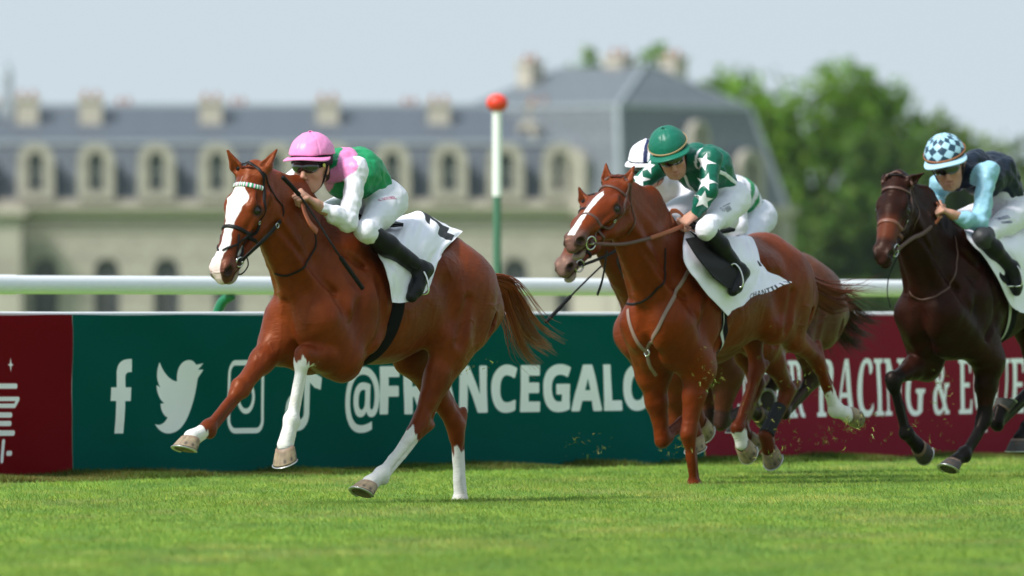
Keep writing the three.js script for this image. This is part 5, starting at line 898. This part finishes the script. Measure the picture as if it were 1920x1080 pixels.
bridle(h1, { label: 'black bridle with green, white and pink browband on the leading chestnut', leather: blackLeather, brow: checks, drop: true, ring: 0.026, nose: 0.33,
  reins: [{ from: -1, pts: [[488, 456, -0.13], [520, 422, -0.11], [553, 378, -0.06]], w: 0.026 }, { from: 1, pts: [[520, 400, 0.12], [556, 372, 0.03]], w: 0.024 }, { name: 'rein_grip', pts: [[566, 380, -0.13], [572, 400, -0.17], [582, 420, -0.20], [594, 434, -0.21]], w: 0.05, m: tanRubber }, { name: 'rein_loop', pts: [[462, 478, -0.09], [465, 498, -0.08], [452, 514, -0.05], [441, 513, -0.02]], w: 0.008, flat: 1 }], rings: [[520, 423, -0.115]] });
neckStrap(h1, 'thin black strap hanging round the neck of the leading chestnut', [[588, 428], [591, 462], [572, 498], [540, 516], [516, 512]].map((q) => h1.on(...q)), blackLeather, 0.013);
saddleCloth(h1, 'white saddle cloth blown up behind the rider, with a black number mark', [
  [[690, 428, 0], [706, 470, -0.22], [722, 510, -0.28], [735, 567, -0.29]], [[728, 421, 0.02], [735, 470, -0.25], [742, 515, -0.29], [752, 568, -0.30]], [[765, 405, 0.03], [765, 455, -0.24], [772, 510, -0.29], [778, 561, -0.30]],
  [[788, 399, 0.02], [795, 440, -0.2], [798, 490, -0.28], [800, 545, -0.295]], [[822, 418, 0.0], [828, 440, -0.14], [820, 480, -0.24], [814, 512, -0.28]], [[862, 437, -0.04], [856, 447, -0.10], [838, 464, -0.2], [820, 484, -0.26]]],
  (c) => { c.lineJoin = 'miter'; c.beginPath(); for (const [u, v] of [[0.50, 0.56], [0.58, 0.60], [0.61, 0.66], [0.56, 0.66], [0.61, 0.76], [0.67, 0.74], [0.71, 0.84], [0.75, 0.955], [0.67, 0.955], [0.64, 0.86], [0.57, 0.87], [0.57, 0.80], [0.54, 0.70], [0.50, 0.66]]) c.lineTo(u * 1024, v * 1024); c.fill(); });
saddle(h1, 'black racing saddle under the rider in green and pink', { girth: [[750, 568, -0.27], [692, 688, -0.1]], foot: [785, 546, -0.33], width: 0.1, flaps: false });
const GREEN = [0.012, 0.25, 0.092], PINK = [0.78, 0.26, 0.52], WH = [0.78, 0.755, 0.82];
const nearLine = (p0, pts, r) => { const p = V(p0.x, p0.y, lerp(pts[2].z, p0.z, 0.6)); for (let i = 0; i + 1 < pts.length; i++) { const e = pts[i + 1].clone().sub(pts[i]), t = clamp(p.clone().sub(pts[i]).dot(e) / e.lengthSq()); if (p.distanceTo(pts[i].clone().addScaledVector(e, t)) < r) return true; } return false; };
const j1 = jockey(h1, { show: 1, label: 'person crouching over the leading horse in green jacket, white sleeves and pink cap', group: null,
  j: { head: [584, 312, 0.0], nek: [640, 304, 0], pel: [704, 370, 0], shL: [668, 318, -0.18], elL: [655, 418, -0.21], wrL: [594, 384, -0.15], haL: [560, 360, -0.12], shR: [580, 320, 0.16], elR: [533, 352, 0.26], wrR: [552, 362, 0.10], haR: [560, 356, 0.02], knL: [686, 432, -0.25], anL: [786, 503, -0.31], toL: [772, 556, -0.33] },
  nod: 0.14, turn: 0.3, headScale: 1.15, badge: [0.55, 0.6, 0.1],
  fold: 1.6, sleeve: 0.009, cuff: 0.16, handScale: 1.28, back: 0.05, armW: 0.06, sash: [[676, 270], [666, 288], [652, 312], [637, 336], [630, 354], [633, 376]], silks: (w, p, n, J) => { if ((!w.arm || w.t < 0.3) && nearLine(p, J.sash, 0.04)) return PINK; return w.arm ? WH : GREEN; },
  cap: () => PINK });
decal(j1.bfield, h1.fr, [728, 372], [725, 352], { w: 0.15, h: 0.045 }, j1.root, 'lettering', print(0.15, 0.045, (c) => { c.clearRect(0, 0, 512, 200); c.fillStyle = '#b03a68'; c.font = 'bold 92px serif'; c.fillText('C SOUMIL', 6, 110); }));
whip(h1.fr, 'black padded whip held across the neck by the leading rider', [[530, 332, -0.16], [560, 364, -0.17], [592, 410, -0.24], [632, 473, -0.33], [680, 541, -0.36]], 0.2);

// the second pair: chestnut with a narrow stripe, rider in dark green with white stars
const stripe = (w, u0, u1, off = 0) => (u, v, q, n) => { if (v < -0.1 || u < u0 || u > u1) return null; const e = w * smooth(u0, u0 + 0.05, u) - Math.abs(q - off + 0.006 * Math.sin(u * 14)) + n * 0.003; return e > -0.002 ? [smooth(-0.002, 0.003, e), WHITE] : null; };
const h2 = horse({ show: 1, label: 'chestnut racehorse with a narrow white stripe, ridden by the jockey in dark green with stars',
  px: 1288, depth: 67.3, deg: 56, cell: 0.008, headCell: 0.0045, withers: [1288, 440], croup: [1432, 448], poll: [1154, 336, 0], nose: [1058, 452, 0],
  ears: [[1189, 312, -0.085], [1136, 307, 0.085]], earFace: V(1, 0.2, -0.2), mouth: 0.012, arch: 0.05,
  fore: { L: [[1308, 690, -0.15], [1291, 815, -0.125], [1301, 910, -0.11], [1297, 944, -0.11], [1290, 976, -0.11]], R: [[1222, 700, 0.14], [1243, 826, 0.13], [1296, 782, 0.12], [1303, 815, 0.12], [1300, 842, 0.12]] },
  hind: { L: [[1452, 602, -0.17], [1531, 674, -0.12], [1566, 770, -0.11], [1588, 779, -0.11], [1606, 792, -0.11]], R: [[1400, 580, 0.16], [1420, 690, 0.11], [1383, 803, 0.10], [1391, 833, 0.10], [1404, 864, 0.10]] },
  socks: { hindL: 0.62, hindR: 1.12 }, coat: { a: [0.175, 0.030, 0.005], b: [0.085, 0.013, 0.003], muzzle: [0.10, 0.07, 0.06], muzzleMix: 0.7, ear: [0.16, 0.035, 0.012] }, seed: 9, lip: [0.34, 0.25, 0.21], blaze: stripe(0.026, 0.13, 0.55, 0.01),
  tail: { path: [[1530, 548, 0], [1555, 562, 0], [1580, 566, 0], [1606, 568, 0.02]], n: 300, spread: 0.06, a: [0.12, 0.022, 0.008], b: [0.14, 0.03, 0.014] } });
bridle(h2, { label: 'brown bridle with a large ring bit on the chestnut with the narrow stripe', leather: brownLeather, ring: 0.04, nose: 0.36, mouth: 0.012,
  reins: [{ from: -1, pts: [[1165, 458, -0.12], [1220, 446, -0.13]], w: 0.022 }, { name: 'rein_grip', pts: [[1220, 446, -0.13], [1255, 434, -0.13], [1280, 424, -0.10]], w: 0.028, m: tanRubber }, { name: 'rein_grip', pts: [[1210, 405, 0.06], [1240, 416, 0.03], [1272, 424, -0.02]], w: 0.034, m: tanRubber }, { name: 'rein_grip', pts: [[1262, 418, -0.06], [1258, 398, -0.05], [1270, 396, -0.06], [1284, 408, -0.08]], w: 0.03, m: tanRubber }, { pts: [[1284, 424, -0.14], [1310, 436, -0.2], [1330, 430, -0.26]], w: 0.018 }, { name: 'loose_strap', pts: [[1138, 470, -0.07], [1134, 500, -0.06], [1128, 530, -0.05], [1120, 553, -0.05]], w: 0.026, m: blackLeather }] });
neckStrap(h2, 'dark strap looped round the neck of the chestnut with the narrow stripe', [[1247, 465], [1246, 510], [1224, 550], [1195, 568], [1176, 570]].map((q) => h2.on(...q)), blackLeather, 0.015);
{ const t = h2.fr.place(thing('breastplate', 'pale brown breast straps meeting in a Y on the chest of the chestnut', 'breastplate')), m = mat(0.23, 0.15, 0.12, 0.6);
  part('strap', strap(h2.field, [[1290, 508], [1262, 560], [1236, 612], [1212, 660]].map((q) => h2.on(...q)), 0.026, { n: 36, flat: 0.25, off: 0.004 }), m, t);
  part('strap', strap(h2.field, [[1178, 580], [1184, 616], [1197, 644], [1212, 660]].map((q) => h2.on(...q)), 0.024, { n: 30, flat: 0.25, off: 0.004 }), m, t);
  part('strap', strap(h2.field, [[1212, 660], [1218, 684], [1230, 704]].map((q) => h2.on(...q)), 0.022, { n: 16, flat: 0.25, off: 0.004 }), m, t);
  part('ring', bitRing(onto(h2.field, h2.on(1212, 660), 0.01), V(1, 0, 0), 0.018, 0.005), steel, t); }
saddleCloth(h2, 'white saddle cloth with CHANTILL lettering under the rider in dark green', [
  [[1270, 446, 0], [1282, 490, -0.22], [1318, 545, -0.28], [1364, 592, -0.29]], [[1310, 440, 0], [1332, 482, -0.25], [1358, 535, -0.29], [1376, 580, -0.30]], [[1345, 440, 0], [1372, 480, -0.26], [1392, 530, -0.29], [1394, 572, -0.31]],
  [[1378, 448, 0], [1402, 482, -0.24], [1417, 518, -0.29], [1412, 556, -0.32]], [[1392, 454, 0], [1416, 488, -0.22], [1428, 514, -0.28], [1440, 549, -0.36]], [[1398, 458, 0], [1422, 492, -0.2], [1440, 513, -0.29], [1486, 526, -0.42]]],
  (c) => { c.save(); c.translate(985, 560); c.rotate(Math.PI / 2); c.font = 'bold 78px sans-serif'; c.save(); c.scale(1.15, -0.9); c.fillText('CHANTILLY', -10, 60); c.restore(); c.restore(); c.beginPath(); c.moveTo(690, 860); c.lineTo(760, 820); c.lineTo(770, 930); c.lineTo(720, 930); c.fill(); });
saddle(h2, 'black racing saddle with stirrups under the rider in dark green', { girth: [[1364, 590, -0.27], [1332, 690, -0.1]], foot: [1376, 534, -0.34], width: 0.085, flapPx: [[[1286, 448, -0.16], [1306, 480, -0.29], [1338, 520, -0.335]], [[1312, 444, -0.16], [1342, 488, -0.31], [1368, 541, -0.345]], [[1336, 444, -0.16], [1368, 488, -0.31], [1390, 536, -0.345]], [[1356, 448, -0.16], [1384, 484, -0.29], [1396, 508, -0.33]]], overgirth: { shift: 0.045, w: 0.03, m: mat(0.5, 0.5, 0.46, 0.6) } });
const EMERALD = [0.004, 0.115, 0.072];
const j2 = jockey(h2, { show: 1, label: 'person crouching in a dark green jacket with white stars on the sleeves and green cap',
  j: { head: [1258, 290, 0.0], nek: [1302, 292, 0], pel: [1352, 368, 0], shL: [1332, 296, -0.18], elL: [1329, 356, -0.23], wrL: [1302, 402, -0.13], haL: [1281, 417, -0.09], shR: [1240, 308, 0.17], elR: [1198, 350, 0.29], wrR: [1228, 392, 0.15], haR: [1242, 406, 0.08], knL: [1324, 430, -0.26], anL: [1384, 506, -0.31], toL: [1374, 546, -0.34] },
  nod: 0.5, turn: 0.7, lean: 0.33, headScale: 1.1, back: 0.065, fine: 0.0045, fold: 1.3, jacketCell: 0.0075,
  silks: (w) => Math.abs(w.edge + 0.02) < 0.13 && w.t < 0.6 ? WH : EMERALD, cap: () => [0.006, 0.135, 0.085], capBand: [0.5, 0.33, 0.17] });
const starM = mat(0.78, 0.78, 0.8, 0.55);
for (const [x, y, s] of [[1319, 304, 0.066], [1323, 341, 0.064], [1319, 375, 0.062], [1199, 337, 0.062], [1216, 312, 0.05]]) decal(j2.jfield, h2.fr, [x, y], [x + 3, y - 20], starShape(s), j2.root, 'star', starM);
part('seam', strap(j2.jfield, [[1340, 316, -0.17], [1362, 328, -0.17], [1382, 344, -0.15]].map(h2.P), 0.024, { n: 20, flat: 0.2, off: 0.002 }), starM, j2.root);
part('seam', strap(j2.jfield, [[1266, 330, 0.02], [1284, 346, 0.02], [1308, 362, 0.02]].map(h2.P), 0.02, { n: 20, flat: 0.2, off: 0.002 }), starM, j2.root);
decal(j2.bfield, h2.fr, [1362, 388], [1356, 372], { w: 0.16, h: 0.09 }, j2.root, 'lettering', print(0.16, 0.09, (c, w, h) => { c.clearRect(0, 0, w, h); c.strokeStyle = c.fillStyle = '#6d737c'; c.lineWidth = 9; c.beginPath(); c.arc(80, 170, 52, 0, 7); c.stroke(); for (const a of [-1.57, 0.52, 2.62]) { c.beginPath(); c.moveTo(80, 170); c.lineTo(80 + 50 * Math.cos(a), 170 + 50 * Math.sin(a)); c.stroke(); } c.lineWidth = 7; for (let i = 0; i < 13; i++) { c.fillRect(165 + i * 24, 105 - i * 2, 15, 20); } for (let i = 0; i < 7; i++) { c.fillRect(175 + i * 30, 150 - i * 3, 12, 100); } }));

// the third pair, half hidden behind the second
const h3 = horse({ show: 1, label: 'chestnut racehorse mostly hidden, its open pale mouth showing below the striped chestnut head',
  px: 1272, depth: 69.2, deg: 57, cell: 0.0115, headCell: 0.0065, withers: [1272, 464], croup: [1410, 474], poll: [1110, 376, 0], nose: [1046, 500, 0],
  ears: [[1126, 352, -0.085], [1086, 352, 0.09]], mouth: 0.022, arch: 0.03,
  fore: { L: [[1262, 700, -0.15], [1270, 800, -0.12], [1304, 765, -0.11], [1312, 792, -0.11], [1320, 818, -0.11]], R: [[1230, 695, 0.14], [1252, 792, 0.13], [1288, 762, 0.12], [1294, 792, 0.12], [1300, 818, 0.12]] },
  hind: { L: [[1428, 640, -0.17], [1478, 732, -0.12], [1436, 818, -0.11], [1441, 842, -0.11], [1447, 870, -0.11]], R: [[1380, 620, 0.16], [1420, 720, 0.11], [1390, 800, 0.1], [1398, 820, 0.1], [1410, 838, 0.1]] },
  coat: { a: [0.17, 0.036, 0.011], b: [0.09, 0.018, 0.006], muzzle: [0.16, 0.11, 0.095], muzzleMix: 0.8 }, seed: 21, lip: [0.5, 0.42, 0.36], blaze: stripe(0.02, 0.15, 0.34), tail: { path: [[1480, 590, 0], [1500, 620, 0], [1510, 640, 0]], n: 90, spread: 0.04, a: [0.08, 0.02, 0.008], b: [0.08, 0.02, 0.01] } });
part('bandage', tube([[1462, 762, -0.117], [1448, 790, -0.114], [1437, 814, -0.111]].map(h3.P), (t) => 0.046 + 0.006 * smooth(0.6, 1, t), { sides: 14 }), mat(0.014, 0.014, 0.018, 0.85), h3.root);
bridle(h3, { label: 'dark bridle with ring bit on the half hidden open mouthed chestnut', leather: blackLeather, ring: 0.038, nose: 0.34, mouth: 0.022, reins: [{ from: -1, pts: [[1140, 478, -0.1], [1200, 440, -0.08], [1232, 416, -0.06]], w: 0.02 }] });
saddleCloth(h3, 'white saddle cloth mostly hidden under the rider in white with blue cap', [[[1255, 462, 0], [1275, 500, -0.24], [1310, 590, -0.3]], [[1310, 462, 0], [1330, 500, -0.27], [1350, 590, -0.31]], [[1360, 470, 0], [1375, 505, -0.25], [1385, 570, -0.3]]]);
const NAVY = [0.012, 0.02, 0.075];
const j3 = jockey(h3, { label: 'person in white jacket with navy sash and white cap, behind the jockey in dark green',
  j: { head: [1214, 315, 0.0], nek: [1256, 344, 0], pel: [1330, 402, 0], shL: [1288, 346, -0.18], elL: [1282, 412, -0.22], wrL: [1246, 410, -0.13], haL: [1228, 414, -0.09], shR: [1206, 362, 0.17], elR: [1194, 398, 0.25], wrR: [1216, 418, 0.13], haR: [1228, 422, 0.06], knL: [1292, 462, -0.25], anL: [1350, 540, -0.31], toL: [1340, 580, -0.33] },
  nod: 0.3, turn: 0.3, headScale: 1.08, fine: 0.006, jacketCell: 0.008,
  silks: (w, p) => !w.arm && w.along > 0.12 && w.along < 0.34 ? NAVY : WH, cap: (az, b, a, q) => Math.abs(q + 0.02) < 0.013 || b < 0.004 ? (b < 0.004 ? [0.7, 0.3, 0.12] : NAVY) : WH, peakColor: () => WH });
whip(h3.fr, 'black whip pointing down and left below the open mouthed horse', [[1186, 445, 0.1], [1165, 464, 0.12], [1140, 487, 0.13], [1085, 540, 0.14], [1024, 604, 0.15]], 0.12);

// the fifth runner, whose hindquarters and tail show beyond the second
const h5 = horse({ label: 'bay racehorse with a black tail, only hindquarters and legs showing behind the striped chestnut',
  px: 1352, depth: 71.6, deg: 55, cell: 0.011, headCell: 0.012, withers: [1352, 480], croup: [1492, 484], poll: [1262, 405, 0], nose: [1212, 520, 0],
  ears: [[1280, 385, -0.08], [1245, 385, 0.08]],
  fore: { L: [[1362, 700, -0.15], [1352, 795, -0.12], [1402, 768, -0.11], [1418, 776, -0.11], [1432, 792, -0.11]], R: [[1325, 700, 0.14], [1325, 792, 0.13], [1362, 762, 0.12], [1350, 768, 0.12], [1330, 776, 0.12]] },
  hind: { L: [[1505, 620, -0.17], [1522, 715, -0.12], [1470, 770, -0.11], [1452, 760, -0.11], [1440, 742, -0.11]], R: [[1440, 620, 0.16], [1455, 712, 0.11], [1400, 770, 0.10], [1385, 785, 0.10], [1376, 808, 0.10]] },
  coat: { a: [0.115, 0.036, 0.017], b: [0.06, 0.018, 0.009], points: [0.018, 0.012, 0.010], muzzle: [0.02, 0.015, 0.012] }, hooves: { foreL: [0.03, 0.025, 0.022], foreR: [0.03, 0.025, 0.022], hindL: [0.05, 0.04, 0.03], hindR: [0.05, 0.04, 0.03] }, seed: 33,
  tail: { path: [[1556, 560, 0], [1580, 600, 0], [1604, 628, 0], [1632, 642, 0.0]], n: 420, spread: 0.10, a: [0.11, 0.035, 0.015], b: [0.012, 0.009, 0.009], from: 0.45 } });
saddleCloth(h5, 'white saddle cloth under the rider in green and white stripes', [[[1372, 478, 0], [1395, 520, -0.26], [1420, 590, -0.31]], [[1425, 478, 0], [1440, 520, -0.27], [1450, 590, -0.31]], [[1470, 484, 0], [1480, 520, -0.25], [1480, 570, -0.3]]]);
const j5 = jockey(h5, { label: 'person in white sleeves and green striped jacket, only the back half showing beyond the others',
  j: { head: [1322, 325, 0.0], nek: [1350, 344, 0], pel: [1404, 402, 0], shL: [1380, 352, -0.18], elL: [1386, 424, -0.22], wrL: [1350, 428, -0.13], haL: [1330, 430, -0.09], shR: [1312, 372, 0.17], elR: [1300, 410, 0.25], wrR: [1322, 425, 0.13], haR: [1334, 430, 0.06], knL: [1386, 470, -0.25], anL: [1450, 545, -0.31], toL: [1440, 585, -0.33] },
  nod: 0.4, turn: 0.2, headScale: 1.05, fine: 0.007, jacketCell: 0.009, hem: 0.9,
  silks: (w, p) => w.arm ? WH : Math.floor(w.along * 9 + 20) % 2 ? [0.02, 0.26, 0.09] : WH, cap: () => WH, breeches: () => [0.72, 0.72, 0.78] });

// the fourth pair at the right edge: dark bay, rider in navy and light blue
const h4 = horse({ show: 1, label: 'dark bay racehorse at the right edge, ridden by the jockey in light blue and navy',
  px: 1800, depth: 70.2, deg: 56, cell: 0.008, headCell: 0.0045, withers: [1797, 430], croup: [1930, 440], poll: [1680, 332, 0], nose: [1650, 478, -0.12],
  ears: [[1734, 323, -0.17], [1658, 326, 0.10]], earFace: V(0.6, 0.1, -0.8), mouth: 0.006, arch: 0.02,
  fore: { R: [[1735, 676, 0.14], [1673, 713, 0.13], [1697, 812, 0.12], [1721, 838, 0.12], [1737, 868, 0.12]], L: [[1852, 676, -0.15], [1846, 787, -0.125], [1808, 850, -0.115], [1789, 864, -0.11], [1763, 883, -0.11]] },
  hind: { R: [[1930, 610, 0.16], [1946, 716, 0.11], [1868, 792, 0.10], [1877, 770, 0.10], [1892, 752, 0.10]], L: [[1975, 620, -0.17], [1990, 735, -0.12], [1926, 800, -0.11], [1911, 822, -0.11], [1899, 850, -0.11]] },
  dark: true, coat: { a: [0.027, 0.0068, 0.0038], b: [0.008, 0.003, 0.0022], nose: [0.12, 0.03, 0.013], points: [0.006, 0.0055, 0.0055], muzzle: [0.04, 0.016, 0.012], muzzleMix: 0.5 }, hooves: { foreL: [0.05, 0.04, 0.035], foreR: [0.045, 0.04, 0.035], hindL: [0.05, 0.045, 0.04], hindR: [0.04, 0.04, 0.03] }, seed: 41,
  mane: { color: [0.012, 0.009, 0.008] }, tail: { path: [[2040, 560, 0], [2070, 620, 0], [2090, 660, 0]], n: 120, spread: 0.07, a: [0.02, 0.012, 0.01], b: [0.012, 0.01, 0.01] } });
bridle(h4, { label: 'brown bridle with a large ring bit on the dark bay', leather: brownLeather, noseLeather: mat(0.16, 0.055, 0.03, 0.5), noseWidth: 0.03, ring: 0.04, nose: 0.34, mouth: 0.006,
  reins: [{ from: -1, pts: [[1712, 446, -0.12], [1730, 438, -0.11], [1752, 420, -0.1]], w: 0.03 }, { name: 'rein_grip', pts: [[1745, 428, -0.1], [1762, 408, -0.1], [1766, 392, -0.09], [1756, 380, -0.08]], w: 0.026, m: tanRubber }, { name: 'loose_strap', pts: [[1690, 466, -0.1], [1676, 496, -0.09], [1666, 522, -0.08], [1664, 552, -0.08], [1670, 577, -0.08]], w: 0.016, m: blackLeather }] });
neckStrap(h4, 'thin dark strap hanging round the neck of the dark bay', [[1790, 444], [1795, 480], [1782, 530], [1755, 556], [1722, 560], [1706, 546]].map((q) => h4.on(...q)), brownLeather, 0.012);
saddleCloth(h4, 'white saddle cloth on the dark bay at the right edge', [[[1796, 430, 0], [1814, 448, -0.2], [1850, 492, -0.27], [1894, 572, -0.3]], [[1830, 424, 0], [1852, 452, -0.24], [1886, 502, -0.29], [1906, 582, -0.31]], [[1880, 428, 0], [1902, 460, -0.26], [1926, 512, -0.3], [1926, 586, -0.31]], [[1930, 440, 0], [1950, 470, -0.24], [1960, 520, -0.29], [1950, 560, -0.31]]]);
saddle(h4, 'black racing saddle with bright stirrups on the dark bay', { girth: [[1905, 580, -0.27], [1880, 680, -0.1]], foot: [1900, 532, -0.34], width: 0.085, overgirth: { shift: 0.05, w: 0.03, m: mat(0.4, 0.4, 0.37, 0.6) } });
const SKY = [0.27, 0.50, 0.62], INK = [0.010, 0.017, 0.032];
const j4 = jockey(h4, { show: 1, label: 'person crouching in navy jacket with light blue satin sleeves and a diamond patterned cap',
  j: { head: [1776, 308, 0.0], nek: [1830, 304, 0], pel: [1894, 388, 0], shL: [1852, 322, -0.18], elL: [1838, 420, -0.22], wrL: [1784, 402, -0.13], haL: [1761, 391, -0.09], shR: [1764, 344, 0.17], elR: [1750, 376, 0.27], wrR: [1756, 390, 0.12], haR: [1750, 378, 0.02], knL: [1842, 446, -0.26], anL: [1893, 500, -0.31], toL: [1906, 546, -0.34] },
  nod: 0.42, turn: 0.55, lean: 0.22, headScale: 1.22, armW: 0.06, breeches: (p, J) => p.distanceTo(J.knL) < 0.1 ? [0.02, 0.02, 0.022] : [0.74, 0.72, 0.76], back: 0.09, fine: 0.0045, jacketCell: 0.0075, fold: 2,
  silks: (w, p) => w.arm ? SKY : INK,
  cap: (az, b) => { if (b < 0.016) return [0.42, 0.15, 0.06]; const v = Math.asin(clamp(b / 0.122, 0, 1)) / 1.5708, t = az / (2 * Math.PI) * 11; if (v > 0.86) return [0.36, 0.58, 0.70]; const q = v * 3.7; return (Math.floor(t + q) + Math.floor(t - q) + 200) % 2 ? [0.018, 0.05, 0.085] : [0.36, 0.58, 0.70]; }, peakColor: () => [0.36, 0.56, 0.68], capBand: [0.42, 0.15, 0.06] });
decal(j4.bfield, h4.fr, [1886, 412], [1884, 394], { w: 0.17, h: 0.08 }, j4.root, 'lettering', print(0.17, 0.08, (c, w, h) => { c.clearRect(0, 0, w, h); c.fillStyle = '#333a66'; c.font = 'bold 110px serif'; c.fillText('LBASTI', 8, 105); c.font = 'bold 72px sans-serif'; c.fillText('EQUIWORLD', 20, 200); }));
renderer.render(scene, camera);
